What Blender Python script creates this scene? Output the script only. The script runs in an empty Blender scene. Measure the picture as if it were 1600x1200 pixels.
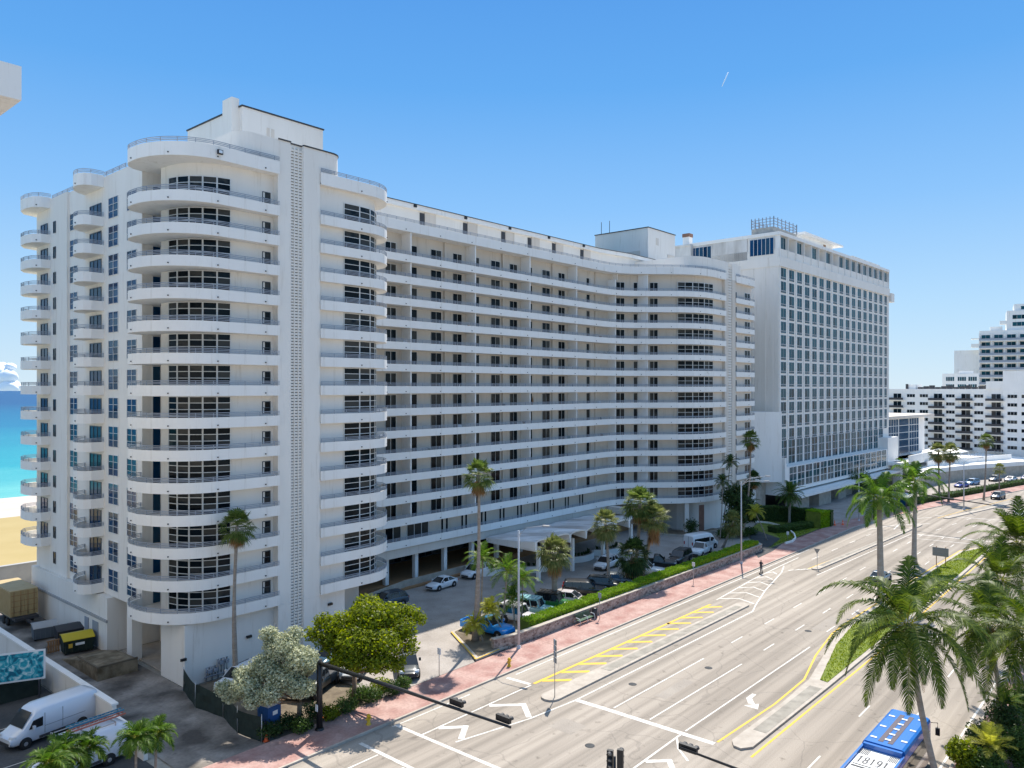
import bpy, math, random
from mathutils import Vector, Matrix
R = math.radians
random.seed(7)
scn = bpy.context.scene
COL = scn.collection
# ---------------------------------------------------------------- camera, sky, sun
cam_d = bpy.data.cameras.new('camera'); cam = bpy.data.objects.new('camera', cam_d); COL.objects.link(cam)
cam.location = (0, 0, 26); cam.rotation_euler = (R(90), 0, R(41 - 90))
cam_d.sensor_width = 36; cam_d.lens = 36 * 1205 / 1600; cam_d.shift_y = 6 / 1600
cam_d.clip_start = 0.5; cam_d.clip_end = 60000
scn.camera = cam
SX, SY = .64, .31
sun_dir = Vector((SX, SY, 1)).normalized()
sl = bpy.data.lights.new('sun', 'SUN'); sl.energy = 5.0; sl.angle = R(.53); sl.color = (1, .94, .84)
so = bpy.data.objects.new('sun', sl); COL.objects.link(so); so.rotation_euler = sun_dir.to_track_quat('Z', 'Y').to_euler()
w = bpy.data.worlds.new('World'); scn.world = w; w.use_nodes = True
nt = w.node_tree; bg = nt.nodes['Background']; sky = nt.nodes.new('ShaderNodeTexSky')
sky.sky_type = 'NISHITA'; sky.sun_disc = False
sky.sun_elevation = math.asin(sun_dir.z); sky.sun_rotation = math.atan2(sun_dir.x, sun_dir.y)
sky.air_density = 1.0; sky.dust_density = 0.0; sky.ozone_density = 3.0; sky.altitude = 0
tcw = nt.nodes.new('ShaderNodeTexCoord'); sxw = nt.nodes.new('ShaderNodeSeparateXYZ'); nt.links.new(tcw.outputs['Generated'], sxw.inputs[0])
crw = nt.nodes.new('ShaderNodeValToRGB'); nt.links.new(sxw.outputs['Z'], crw.inputs[0])
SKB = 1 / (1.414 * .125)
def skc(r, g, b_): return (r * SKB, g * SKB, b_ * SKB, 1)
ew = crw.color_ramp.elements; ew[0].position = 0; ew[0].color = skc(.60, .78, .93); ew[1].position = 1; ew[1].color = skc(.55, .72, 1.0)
for p_, c_ in ((.10, (.44, .69, .95)), (.22, (.25, .54, .95)), (.36, (.115, .40, .88)), (.5, (.075, .31, .80)), (.68, (.26, .50, .92))): q_ = ew.new(p_); q_.color = skc(*c_)  # upper stops, above the view, brightened to add fill light on the facades
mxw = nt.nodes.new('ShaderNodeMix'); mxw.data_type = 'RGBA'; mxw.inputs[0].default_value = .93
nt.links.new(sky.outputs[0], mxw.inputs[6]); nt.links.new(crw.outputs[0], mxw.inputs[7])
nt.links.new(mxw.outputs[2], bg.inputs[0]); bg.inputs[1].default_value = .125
scn.view_settings.view_transform = 'Standard'; scn.view_settings.look = 'None'; scn.view_settings.gamma = 1
scn.view_settings.exposure = .5
scn.cycles.max_bounces = 6; scn.cycles.transparent_max_bounces = 4
CC, SS, F = math.cos(R(41)), math.sin(R(41)), 1205.

# ---------------------------------------------------------------- materials
def mat(name, col, rough=.7, col2=None, scale=1., amt=1., bump=0., metal=0., spec=.5, stretch=(1, 1, 1), detail=4, coat=0., bscale=None, grime=0.):
    m = bpy.data.materials.new(name); m.use_nodes = True; n = m.node_tree; b = n.nodes['Principled BSDF']
    b.inputs['Roughness'].default_value = rough; b.inputs['Metallic'].default_value = metal
    b.inputs['Specular IOR Level'].default_value = spec; b.inputs['Coat Weight'].default_value = coat
    b.inputs['Base Color'].default_value = (*col, 1)
    if col2 or bump:
        tc = n.nodes.new('ShaderNodeTexCoord'); mp = n.nodes.new('ShaderNodeMapping'); mp.inputs['Scale'].default_value = stretch
        n.links.new(tc.outputs['Object'], mp.inputs[0])
    if col2:
        nz = n.nodes.new('ShaderNodeTexNoise'); nz.inputs['Scale'].default_value = scale; nz.inputs['Detail'].default_value = detail
        nz.inputs['Roughness'].default_value = .6
        n.links.new(mp.outputs[0], nz.inputs['Vector'])
        cr = n.nodes.new('ShaderNodeValToRGB'); cr.color_ramp.elements[0].position = .5 - .25 / amt; cr.color_ramp.elements[1].position = .5 + .25 / amt
        cr.color_ramp.elements[0].color = (*col, 1); cr.color_ramp.elements[1].color = (*col2, 1)
        n.links.new(nz.outputs[0], cr.inputs[0]); n.links.new(cr.outputs[0], b.inputs['Base Color'])
        if grime:
            m2_ = n.nodes.new('ShaderNodeMapping'); m2_.inputs['Scale'].default_value = (1.1, 1.1, .10); n.links.new(tc.outputs['Object'], m2_.inputs[0])
            g_ = n.nodes.new('ShaderNodeTexNoise'); g_.inputs['Scale'].default_value = 1.6; g_.inputs['Detail'].default_value = 7; g_.inputs['Roughness'].default_value = .7; n.links.new(m2_.outputs[0], g_.inputs[0])
            c2_ = n.nodes.new('ShaderNodeValToRGB'); c2_.color_ramp.elements[0].position = .56; c2_.color_ramp.elements[1].position = .74; c2_.color_ramp.elements[0].color = (1, 1, 1, 1); c2_.color_ramp.elements[1].color = (1 - grime, 1 - grime * 1.12, 1 - grime * 1.3, 1)
            n.links.new(g_.outputs[0], c2_.inputs[0]); x_ = n.nodes.new('ShaderNodeMix'); x_.data_type = 'RGBA'; x_.blend_type = 'MULTIPLY'; x_.inputs[0].default_value = 1
            n.links.new(cr.outputs[0], x_.inputs[6]); n.links.new(c2_.outputs[0], x_.inputs[7]); n.links.new(x_.outputs[2], b.inputs['Base Color'])
    if bump:
        nb = n.nodes.new('ShaderNodeTexNoise'); nb.inputs['Scale'].default_value = bscale or scale * 6; nb.inputs['Detail'].default_value = 3
        n.links.new(mp.outputs[0], nb.inputs['Vector'])
        bp = n.nodes.new('ShaderNodeBump'); bp.inputs['Strength'].default_value = bump; bp.inputs['Distance'].default_value = .05
        n.links.new(nb.outputs[0], bp.inputs['Height']); n.links.new(bp.outputs[0], b.inputs['Normal'])
    return m
M = {}
M['stucco'] = mat('stucco', (.78, .735, .67), .85, (.84, .80, .74), .35, 1.2, stretch=(1, 1, .18), spec=.3, grime=.2)
M['stucco2'] = mat('stucco2', (.83, .80, .75), .8, (.875, .85, .81), .5, 1.1, stretch=(1, 1, .3), spec=.3, grime=.22)
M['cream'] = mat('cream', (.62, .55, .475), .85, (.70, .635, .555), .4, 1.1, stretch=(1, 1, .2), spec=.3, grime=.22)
M['bluerail'] = mat('bluerail', (.30, .33, .38), .5, spec=.4)
M['whiteframe'] = mat('whiteframe', (.72, .72, .70), .5)
M['darkframe'] = mat('darkframe', (.05, .07, .09), .4)
M['grey'] = mat('grey', (.32, .32, .32), .8, (.42, .41, .4), .6, 1)
M['darkgrey'] = mat('darkgrey', (.04, .04, .045), .6)
M['black'] = mat('black', (.012, .012, .014), .45)
M['rubber'] = mat('rubber', (.018, .018, .018), .85)
M['concrete'] = mat('concrete', (.36, .33, .29), .9, (.5, .47, .42), 1.3, 1.3, bump=.2)
M['kerb'] = mat('kerb', (.36, .31, .26), .9, (.48, .43, .37), 1.2, 1.2)
M['kerbtop'] = mat('kerbtop', (.22, .2, .17), .9, (.36, .33, .28), .8, 1.4)
M['steel'] = mat('steel', (.45, .46, .47), .4, metal=.7)
M['yellowpaint'] = mat('yellowpaint', (.72, .42, .005), .7, (.58, .38, .06), 2.0, 1.3)
M['whitepaint'] = mat('whitepaint', (.76, .73, .68), .7, (.50, .46, .41), 1.4, 1.5, detail=8)
M['wood'] = mat('wood', (.36, .19, .08), .8, (.25, .14, .07), 3, 1.)
M['sand'] = mat('sand', (.50, .42, .36), .95, (.58, .50, .43), .15, 1.2)
M['tanlot'] = mat('tanlot', (.36, .27, .105), .95, (.41, .315, .14), .06, 1.2)
M['dirt'] = mat('dirt', (.10, .075, .05), .95, (.2, .16, .11), .9, 1.3, bump=.4)
M['trunk'] = mat('trunk', (.24, .19, .15), .9, (.36, .31, .26), 1.4, 1.2, stretch=(1, 1, 4), bump=.5, bscale=6)
M['royaltrunk'] = mat('royaltrunk', (.42, .38, .34), .85, (.30, .25, .2), .8, 1.2, stretch=(1, 1, 3), bump=.2)
M['bark'] = mat('bark', (.2, .13, .08), .95, (.32, .22, .15), 2, 1.2, bump=.5)
M['crownshaft'] = mat('crownshaft', (.16, .25, .05), .5)
M['cone'] = mat('cone', (.8, .12, .03), .6)
M['red'] = mat('red', (.55, .03, .02), .5)
M['portablue'] = mat('portablue', (.012, .07, .22), .5, (.015, .09, .27), 1, 1)
M['tire_rim'] = mat('tire_rim', (.45, .45, .47), .35, metal=.6)
M['signback'] = mat('signback', (.30, .30, .29), .5, metal=.4)
M['benchgreen'] = mat('benchgreen', (.02, .10, .05), .5)
M['net'] = mat('net', (.010, .020, .016), .9, (.02, .035, .028), 1.5, 1.2)
M['cloudm'] = mat('cloudm', (.95, .95, .95), 1.)
M['limestone'] = mat('limestone', (.36, .31, .25), .9, (.5, .44, .36), 1.2, 1.3, bump=.3)
M['rooftop'] = mat('rooftop', (.55, .54, .52), .9, (.66, .65, .63), .3, 1.2)
M['canopyroof'] = mat('canopyroof', (.40, .37, .35), .7, (.86, .86, .86), .3, 1.5, stretch=(1.4, .3, 1), detail=6)
M['lightgrey'] = mat('lightgrey', (.5, .51, .53), .7)
M['brick'] = mat('brick', (.20, .10, .07), .9, (.30, .17, .12), 1.5, 1.)
M['whiteplastic'] = mat('whiteplastic', (.78, .78, .78), .4)
M['blueglass'] = mat('blueglass', (.003, .045, .10), .12, spec=.15)
M['lamp_white'] = mat('lamp_white', (.7, .75, .8), .1, spec=.9, coat=.5)
M['lamp_red'] = mat('lamp_red', (.4, .01, .01), .2, coat=.5)
M['weathered'] = mat('weathered', (.46, .43, .39), .9, (.74, .72, .69), .45, 1.3, stretch=(1, 1, .25))

def glass_mat(name, dark, light, mid=.62, rough=.08, spec=.2):
    m = bpy.data.materials.new(name); m.use_nodes = True; n = m.node_tree; b = n.nodes['Principled BSDF']
    oi = n.nodes.new('ShaderNodeObjectInfo'); ge = n.nodes.new('ShaderNodeNewGeometry')
    ad = n.nodes.new('ShaderNodeMath'); ad.operation = 'ADD'; n.links.new(oi.outputs['Random'], ad.inputs[0]); n.links.new(ge.outputs['Random Per Island'], ad.inputs[1])
    fr = n.nodes.new('ShaderNodeMath'); fr.operation = 'FRACT'; n.links.new(ad.outputs[0], fr.inputs[0])
    tc = n.nodes.new('ShaderNodeTexCoord'); nz = n.nodes.new('ShaderNodeTexNoise'); nz.inputs['Scale'].default_value = 1.3; nz.inputs['Detail'].default_value = 3
    n.links.new(tc.outputs['Object'], nz.inputs[0])
    a2 = n.nodes.new('ShaderNodeMath'); a2.operation = 'MULTIPLY_ADD'; n.links.new(nz.outputs[0], a2.inputs[0]); a2.inputs[1].default_value = .5; n.links.new(fr.outputs[0], a2.inputs[2])
    cr = n.nodes.new('ShaderNodeValToRGB'); e = cr.color_ramp.elements
    e[0].position = .3; e[0].color = (*dark, 1); e[1].position = 1.; e[1].color = (*light, 1)
    k = e.new(mid); k.color = (dark[0] * 2.2, dark[1] * 2.4, dark[2] * 2.4, 1)
    n.links.new(a2.outputs[0], cr.inputs[0]); n.links.new(cr.outputs[0], b.inputs['Base Color'])
    b.inputs['Roughness'].default_value = rough; b.inputs['Specular IOR Level'].default_value = spec
    return m
M['glass'] = glass_mat('glass', (.003, .006, .009), (.06, .06, .056), .86, spec=.12)
M['tealglass'] = glass_mat('tealglass', (.003, .030, .042), (.012, .085, .11), .7, spec=.1)
M['bluewin'] = glass_mat('bluewin', (.002, .022, .06), (.02, .07, .13), .75)
M['carglass'] = mat('carglass', (.012, .016, .02), .05, spec=.8)

def leaf_mat(name, c1, c2, trans=.45, rough=.45):
    m = bpy.data.materials.new(name); m.use_nodes = True; n = m.node_tree; b = n.nodes['Principled BSDF']; out = n.nodes['Material Output']
    ge = n.nodes.new('ShaderNodeNewGeometry'); cr = n.nodes.new('ShaderNodeValToRGB')
    cr.color_ramp.elements[0].color = (*c1, 1); cr.color_ramp.elements[1].color = (*c2, 1)
    n.links.new(ge.outputs['Random Per Island'], cr.inputs[0]); n.links.new(cr.outputs[0], b.inputs['Base Color'])
    b.inputs['Roughness'].default_value = rough; b.inputs['Specular IOR Level'].default_value = .16
    tr = n.nodes.new('ShaderNodeBsdfTranslucent'); n.links.new(cr.outputs[0], tr.inputs[0])
    hs = n.nodes.new('ShaderNodeHueSaturation'); hs.inputs['Value'].default_value = 1.9; hs.inputs['Saturation'].default_value = 1.1
    n.links.new(cr.outputs[0], hs.inputs['Color']); n.links.new(hs.outputs[0], tr.inputs[0])
    mx = n.nodes.new('ShaderNodeMixShader'); mx.inputs[0].default_value = trans
    n.links.new(b.outputs[0], mx.inputs[1]); n.links.new(tr.outputs[0], mx.inputs[2]); n.links.new(mx.outputs[0], out.inputs[0])
    return m
M['leaf_coco'] = leaf_mat('leaf_coco', (.018, .045, .006), (.13, .17, .022), .28)
M['leaf_royal'] = leaf_mat('leaf_royal', (.035, .085, .012), (.12, .20, .03), .4)
M['leaf_fan'] = leaf_mat('leaf_fan', (.05, .09, .02), (.15, .19, .05), .35)
M['leaf_fan2'] = leaf_mat('leaf_fan2', (.09, .12, .035), (.21, .22, .08), .3)
M['leaf_dark'] = leaf_mat('leaf_dark', (.02, .05, .014), (.06, .10, .03), .25)
M['leaf_dead'] = leaf_mat('leaf_dead', (.22, .12, .05), (.38, .24, .11), .2)
M['leaf_yellow'] = leaf_mat('leaf_yellow', (.30, .30, .04), (.4, .4, .08), .4)
M['leaf_green'] = leaf_mat('leaf_green', (.055, .09, .007), (.26, .295, .02), .42)
M['leaf_silver'] = leaf_mat('leaf_silver', (.22, .24, .13), (.56, .57, .41), .25, .6)
M['leaf_hedge'] = leaf_mat('leaf_hedge', (.12, .22, .012), (.30, .42, .03), .45)
M['leaf_mass'] = leaf_mat('leaf_mass', (.03, .07, .015), (.09, .14, .03), .3)
M['grass'] = leaf_mat('grass', (.10, .15, .01), (.26, .30, .02), .35)
M['soil_green'] = mat('soil_green', (.08, .12, .012), .95, (.20, .24, .03), .9, 1.3)

def ground_mat(name, cols, scale, fine, stretch=(1, 1, 1), streak=0, crack=0, rough=.9):
    m = bpy.data.materials.new(name); m.use_nodes = True; n = m.node_tree; b = n.nodes['Principled BSDF']; b.inputs['Roughness'].default_value = rough
    b.inputs['Specular IOR Level'].default_value = .3
    tc = n.nodes.new('ShaderNodeTexCoord'); mp = n.nodes.new('ShaderNodeMapping'); mp.inputs['Scale'].default_value = stretch; n.links.new(tc.outputs['Object'], mp.inputs[0])
    nz = n.nodes.new('ShaderNodeTexNoise'); nz.inputs['Scale'].default_value = scale; nz.inputs['Detail'].default_value = 6; n.links.new(mp.outputs[0], nz.inputs[0])
    cr = n.nodes.new('ShaderNodeValToRGB'); cr.color_ramp.elements[0].position = .35; cr.color_ramp.elements[1].position = .65
    cr.color_ramp.elements[0].color = (*cols[0], 1); cr.color_ramp.elements[1].color = (*cols[1], 1); n.links.new(nz.outputs[0], cr.inputs[0])
    spn = n.nodes.new('ShaderNodeTexNoise'); spn.inputs['Scale'].default_value = 1.1; spn.inputs['Detail'].default_value = 5; n.links.new(tc.outputs['Object'], spn.inputs[0])
    spr = n.nodes.new('ShaderNodeValToRGB'); spr.color_ramp.elements[0].position = .63; spr.color_ramp.elements[1].position = .74; spr.color_ramp.elements[0].color = (1, 1, 1, 1); spr.color_ramp.elements[1].color = (.55, .54, .53, 1); n.links.new(spn.outputs[0], spr.inputs[0])
    mxs = n.nodes.new('ShaderNodeMix'); mxs.data_type = 'RGBA'; mxs.blend_type = 'MULTIPLY'; mxs.inputs[0].default_value = .8; n.links.new(cr.outputs[0], mxs.inputs[6]); n.links.new(spr.outputs[0], mxs.inputs[7])
    nf = n.nodes.new('ShaderNodeTexNoise'); nf.inputs['Scale'].default_value = fine; nf.inputs['Detail'].default_value = 4; n.links.new(tc.outputs['Object'], nf.inputs[0])
    mx = n.nodes.new('ShaderNodeMix'); mx.data_type = 'RGBA'; mx.blend_type = 'OVERLAY'; mx.inputs[0].default_value = .35
    n.links.new(mxs.outputs[2], mx.inputs[6]); n.links.new(nf.outputs[0], mx.inputs[7]); last = mx.outputs[2]
    if crack:
        vo = n.nodes.new('ShaderNodeTexVoronoi'); vo.feature = 'DISTANCE_TO_EDGE'; vo.inputs['Scale'].default_value = crack
        wn = n.nodes.new('ShaderNodeTexNoise'); wn.inputs['Scale'].default_value = .5; n.links.new(tc.outputs['Object'], wn.inputs[0])
        va = n.nodes.new('ShaderNodeVectorMath'); va.operation = 'ADD'; n.links.new(tc.outputs['Object'], va.inputs[0]); n.links.new(wn.outputs[1], va.inputs[1])
        n.links.new(va.outputs[0], vo.inputs[0]); lt = n.nodes.new('ShaderNodeMath'); lt.operation = 'LESS_THAN'; lt.inputs[1].default_value = .007; n.links.new(vo.outputs[0], lt.inputs[0])
        ml = n.nodes.new('ShaderNodeMath'); ml.operation = 'MULTIPLY'; ml.inputs[1].default_value = .2; n.links.new(lt.outputs[0], ml.inputs[0])
        m2 = n.nodes.new('ShaderNodeMix'); m2.data_type = 'RGBA'; n.links.new(ml.outputs[0], m2.inputs[0]); n.links.new(last, m2.inputs[6]); m2.inputs[7].default_value = (.08, .075, .07, 1); last = m2.outputs[2]
    if streak:
        ws = n.nodes.new('ShaderNodeTexNoise'); ws.inputs['Scale'].default_value = 1; ws.inputs['Detail'].default_value = 3
        mp2 = n.nodes.new('ShaderNodeMapping'); mp2.inputs['Scale'].default_value = (.012, .95, 1); n.links.new(tc.outputs['Object'], mp2.inputs[0]); n.links.new(mp2.outputs[0], ws.inputs[0])
        c2 = n.nodes.new('ShaderNodeValToRGB'); c2.color_ramp.elements[0].position = .36; c2.color_ramp.elements[1].position = .6
        c2.color_ramp.elements[0].color = (.62, .61, .60, 1); c2.color_ramp.elements[1].color = (1.05, 1.04, 1.03, 1); n.links.new(ws.outputs[0], c2.inputs[0])
        m3 = n.nodes.new('ShaderNodeMix'); m3.data_type = 'RGBA'; m3.blend_type = 'MULTIPLY'; m3.inputs[0].default_value = streak
        n.links.new(last, m3.inputs[6]); n.links.new(c2.outputs[0], m3.inputs[7]); last = m3.outputs[2]
    n.links.new(last, b.inputs['Base Color'])
    return m
M['road'] = ground_mat('road', ((.31, .27, .228), (.385, .338, .288)), .12, 14, (.3, 1, 1), .8, .16)
M['paver'] = ground_mat('paver', ((.30, .265, .235), (.39, .35, .315)), .35, 7)
M['redwalk'] = ground_mat('redwalk', ((.33, .175, .15), (.46, .31, .27)), .45, 5)
M['alley'] = ground_mat('alley', ((.085, .074, .064), (.34, .30, .262)), .3, 4, rough=.8)
M['asphalt'] = ground_mat('asphalt', ((.045, .05, .055), (.085, .085, .085)), .3, 6)
M['earth'] = ground_mat('earth', ((.28, .26, .22), (.38, .36, .31)), .05, 2)

def stone_mat():
    m = bpy.data.materials.new('stonewall'); m.use_nodes = True; n = m.node_tree; b = n.nodes['Principled BSDF']; b.inputs['Roughness'].default_value = .9
    tc = n.nodes.new('ShaderNodeTexCoord'); mp = n.nodes.new('ShaderNodeMapping'); mp.inputs['Scale'].default_value = (1, 1, 1.5); n.links.new(tc.outputs['Object'], mp.inputs[0])
    v = n.nodes.new('ShaderNodeTexVoronoi'); v.inputs['Scale'].default_value = 3.; n.links.new(mp.outputs[0], v.inputs[0])
    cr = n.nodes.new('ShaderNodeValToRGB'); cr.color_ramp.elements[0].color = (.16, .10, .075, 1); cr.color_ramp.elements[1].color = (.5, .4, .33, 1)
    sp = n.nodes.new('ShaderNodeSeparateColor'); n.links.new(v.outputs['Color'], sp.inputs[0]); n.links.new(sp.outputs[0], cr.inputs[0])
    ve = n.nodes.new('ShaderNodeTexVoronoi'); ve.feature = 'DISTANCE_TO_EDGE'; ve.inputs['Scale'].default_value = 3.; n.links.new(mp.outputs[0], ve.inputs[0])
    lt = n.nodes.new('ShaderNodeMath'); lt.operation = 'LESS_THAN'; lt.inputs[1].default_value = .05; n.links.new(ve.outputs[0], lt.inputs[0])
    mx = n.nodes.new('ShaderNodeMix'); mx.data_type = 'RGBA'; n.links.new(lt.outputs[0], mx.inputs[0]); n.links.new(cr.outputs[0], mx.inputs[6]); mx.inputs[7].default_value = (.34, .29, .25, 1)
    n.links.new(mx.outputs[2], b.inputs['Base Color'])
    bp = n.nodes.new('ShaderNodeBump'); bp.inputs['Strength'].default_value = .6; bp.inputs['Distance'].default_value = .05; n.links.new(ve.outputs[0], bp.inputs['Height']); n.links.new(bp.outputs[0], b.inputs['Normal'])
    return m
M['stonewall'] = stone_mat()
def water_mat():
    m = bpy.data.materials.new('water'); m.use_nodes = True; n = m.node_tree; b = n.nodes['Principled BSDF']; b.inputs['Roughness'].default_value = .35
    b.inputs['Specular IOR Level'].default_value = .12
    ge = n.nodes.new('ShaderNodeNewGeometry'); sx = n.nodes.new('ShaderNodeSeparateXYZ'); n.links.new(ge.outputs['Position'], sx.inputs[0])
    nz = n.nodes.new('ShaderNodeTexNoise'); nz.inputs['Scale'].default_value = .008; nz.inputs['Detail'].default_value = 5
    mp = n.nodes.new('ShaderNodeMapping'); mp.inputs['Scale'].default_value = (.6, 2.4, 1); n.links.new(ge.outputs['Position'], mp.inputs[0]); n.links.new(mp.outputs[0], nz.inputs[0])
    ma = n.nodes.new('ShaderNodeMath'); ma.operation = 'MULTIPLY_ADD'; ma.inputs[1].default_value = 260; n.links.new(nz.outputs[0], ma.inputs[0]); n.links.new(sx.outputs['Y'], ma.inputs[2])
    mr = n.nodes.new('ShaderNodeMapRange'); mr.inputs['From Min'].default_value = 320; mr.inputs['From Max'].default_value = 1900; n.links.new(ma.outputs[0], mr.inputs[0])
    cr = n.nodes.new('ShaderNodeValToRGB'); e = cr.color_ramp.elements; e[0].color = (.14, .44, .40, 1); e[1].color = (.002, .06, .17, 1); e[1].position = .8
    k = e.new(.06); k.color = (.02, .29, .33, 1); k = e.new(.26); k.color = (.003, .14, .25, 1)
    n.links.new(mr.outputs[0], cr.inputs[0]); n.links.new(cr.outputs[0], b.inputs['Base Color'])
    nb = n.nodes.new('ShaderNodeTexNoise'); nb.inputs['Scale'].default_value = .25; nb.inputs['Detail'].default_value = 5; n.links.new(mp.outputs[0], nb.inputs[0])
    bp = n.nodes.new('ShaderNodeBump'); bp.inputs['Strength'].default_value = .6; bp.inputs['Distance'].default_value = .6; n.links.new(nb.outputs[0], bp.inputs['Height']); n.links.new(bp.outputs[0], b.inputs['Normal'])
    return m
M['water'] = water_mat()
_paint = {}
def paint(c, rough=.28, metal=0.):
    k = (c, rough, metal)
    if k not in _paint: _paint[k] = mat('paint', c, rough, metal=metal, coat=.6)
    return _paint[k]

# ---------------------------------------------------------------- mesh builder
class MB:
    def __init__(s): s.v = []; s.f = []; s.m = []; s.sm = []
    def add(s, vs, fs, m=0, smooth=False):
        o = len(s.v); s.v.extend(vs)
        for f in fs: s.f.append(tuple(i + o for i in f)); s.m.append(m); s.sm.append(smooth)
    def box(s, x0, x1, y0, y1, z0, z1, m=0):
        s.add([(x0, y0, z0), (x1, y0, z0), (x1, y1, z0), (x0, y1, z0), (x0, y0, z1), (x1, y0, z1), (x1, y1, z1), (x0, y1, z1)],
              [(0, 3, 2, 1), (4, 5, 6, 7), (0, 1, 5, 4), (1, 2, 6, 5), (2, 3, 7, 6), (3, 0, 4, 7)], m)
    def hexa(s, p, m=0):   # eight points: bottom four, top four
        s.add(p, [(0, 3, 2, 1), (4, 5, 6, 7), (0, 1, 5, 4), (1, 2, 6, 5), (2, 3, 7, 6), (3, 0, 4, 7)], m)
    def bar(s, a, b, z0, z1, t0, t1, m=0):   # upright slab along the line a-b, from t0 to t1 along its outward (right-hand) normal
        dx, dy = b[0] - a[0], b[1] - a[1]; L = math.hypot(dx, dy) or 1; nx, ny = dy / L, -dx / L
        q = [(a[0] + nx * t0, a[1] + ny * t0), (b[0] + nx * t0, b[1] + ny * t0), (b[0] + nx * t1, b[1] + ny * t1), (a[0] + nx * t1, a[1] + ny * t1)]
        s.hexa([(*p, z0) for p in q] + [(*p, z1) for p in q], m)
    def prism(s, poly, z0, z1, m=0, mtop=None, smooth=False):
        n = len(poly); A = sum(poly[i][0] * poly[(i + 1) % n][1] - poly[(i + 1) % n][0] * poly[i][1] for i in range(n))
        if A < 0: poly = poly[::-1]
        o = len(s.v); s.v.extend([(x, y, z0) for x, y in poly]); s.v.extend([(x, y, z1) for x, y in poly])
        for i in range(n):
            j = (i + 1) % n; s.f.append((o + i, o + j, o + n + j, o + n + i)); s.m.append(m); s.sm.append(smooth)
        s.f.append(tuple(o + n + i for i in range(n))); s.m.append(m if mtop is None else mtop); s.sm.append(False)
        s.f.append(tuple(o + i for i in reversed(range(n)))); s.m.append(m); s.sm.append(False)
    def wall(s, path, z0, z1, t, m=0):   # ribbon wall following a path, thickness to the left of travel
        n = len(path); inn = []
        for i in range(n):
            a = Vector(path[max(i - 1, 0)]); b = Vector(path[min(i + 1, n - 1)]); d = (b - a).normalized(); inn.append((path[i][0] - d.y * t, path[i][1] + d.x * t))
        o = len(s.v)
        for i in range(n): s.v.extend([(*path[i], z0), (*path[i], z1), (*inn[i], z1), (*inn[i], z0)])
        for i in range(n - 1):
            for k in range(4):
                s.f.append((o + 4 * i + k, o + 4 * i + (k + 1) % 4, o + 4 * i + 4 + (k + 1) % 4, o + 4 * i + 4 + k)[::-1]); s.m.append(m); s.sm.append(False)
        s.f.append((o, o + 1, o + 2, o + 3)); s.m.append(m); s.sm.append(False)
        e = o + 4 * (n - 1); s.f.append((e + 3, e + 2, e + 1, e)); s.m.append(m); s.sm.append(False)
    def tube(s, pts, rs, n=8, m=0, smooth=True, cap=True):
        pts = [Vector(p) for p in pts]
        if not hasattr(rs, '__len__'): rs = [rs] * len(pts)
        o = len(s.v)
        for i, p in enumerate(pts):
            d = (pts[min(i + 1, len(pts) - 1)] - pts[max(i - 1, 0)]).normalized()
            u = d.orthogonal().normalized() if abs(d.z) < .99 else Vector((1, 0, 0)); u = (u - d * u.dot(d)).normalized(); vv = d.cross(u)
            for k in range(n):
                a = 2 * math.pi * k / n; q = p + (u * math.cos(a) + vv * math.sin(a)) * rs[i]; s.v.append(tuple(q))
        for i in range(len(pts) - 1):
            for k in range(n):
                s.f.append((o + i * n + k, o + i * n + (k + 1) % n, o + (i + 1) * n + (k + 1) % n, o + (i + 1) * n + k)); s.m.append(m); s.sm.append(smooth)
        if cap:
            s.f.append(tuple(o + k for k in reversed(range(n)))); s.m.append(m); s.sm.append(False)
            e = o + (len(pts) - 1) * n; s.f.append(tuple(e + k for k in range(n))); s.m.append(m); s.sm.append(False)
    def lathe(s, prof, n=16, m=0, c=(0, 0, 0), axis='z', smooth=True):
        o = len(s.v)
        for r, z in prof:
            for k in range(n):
                a = 2 * math.pi * k / n; x, y = r * math.cos(a), r * math.sin(a)
                p = (x, y, z) if axis == 'z' else ((x, z, y) if axis == 'y' else (z, x, y))
                s.v.append((c[0] + p[0], c[1] + p[1], c[2] + p[2]))
        for i in range(len(prof) - 1):
            for k in range(n):
                s.f.append((o + i * n + k, o + i * n + (k + 1) % n, o + (i + 1) * n + (k + 1) % n, o + (i + 1) * n + k)); s.m.append(m); s.sm.append(smooth)
        s.f.append(tuple(o + k for k in range(n))); s.m.append(m); s.sm.append(False)
        e = o + (len(prof) - 1) * n; s.f.append(tuple(e + k for k in range(n))); s.m.append(m); s.sm.append(False)
    def build(s, name, mats, parent=None, org=None, kind=None):
        me = bpy.data.meshes.new(name)
        if org is None: org = ORG.get(parent.name) if parent else None
        vs = s.v if not org else [(x - org[0], y - org[1], z - org[2]) for x, y, z in s.v]
        me.from_pydata(vs, [], s.f)
        if not isinstance(mats, (list, tuple)): mats = [mats]
        for mm in mats: me.materials.append(M[mm] if isinstance(mm, str) else mm)
        if len(mats) > 1: me.polygons.foreach_set('material_index', s.m)
        me.polygons.foreach_set('use_smooth', s.sm)
        me.update(); o = bpy.data.objects.new(name, me); COL.objects.link(o)
        if parent: o.parent = parent; ORG[o.name] = org
        elif org: o.location = org
        if kind: o['kind'] = kind
        return o
ORG = {}
def tag(o, label=None, cat=None, group=None, kind=None):
    if label: o['label'] = label
    if cat: o['category'] = cat
    if group: o['group'] = group
    if kind: o['kind'] = kind
    return o
def empty(name, loc, label, cat, group=None, rz=0, local=False):
    o = bpy.data.objects.new(name, None); COL.objects.link(o); o.location = loc; o.rotation_euler.z = rz; o.empty_display_size = .3
    ORG[o.name] = None if local else tuple(loc)
    return tag(o, label, cat, group)
KIDS = {}
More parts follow.
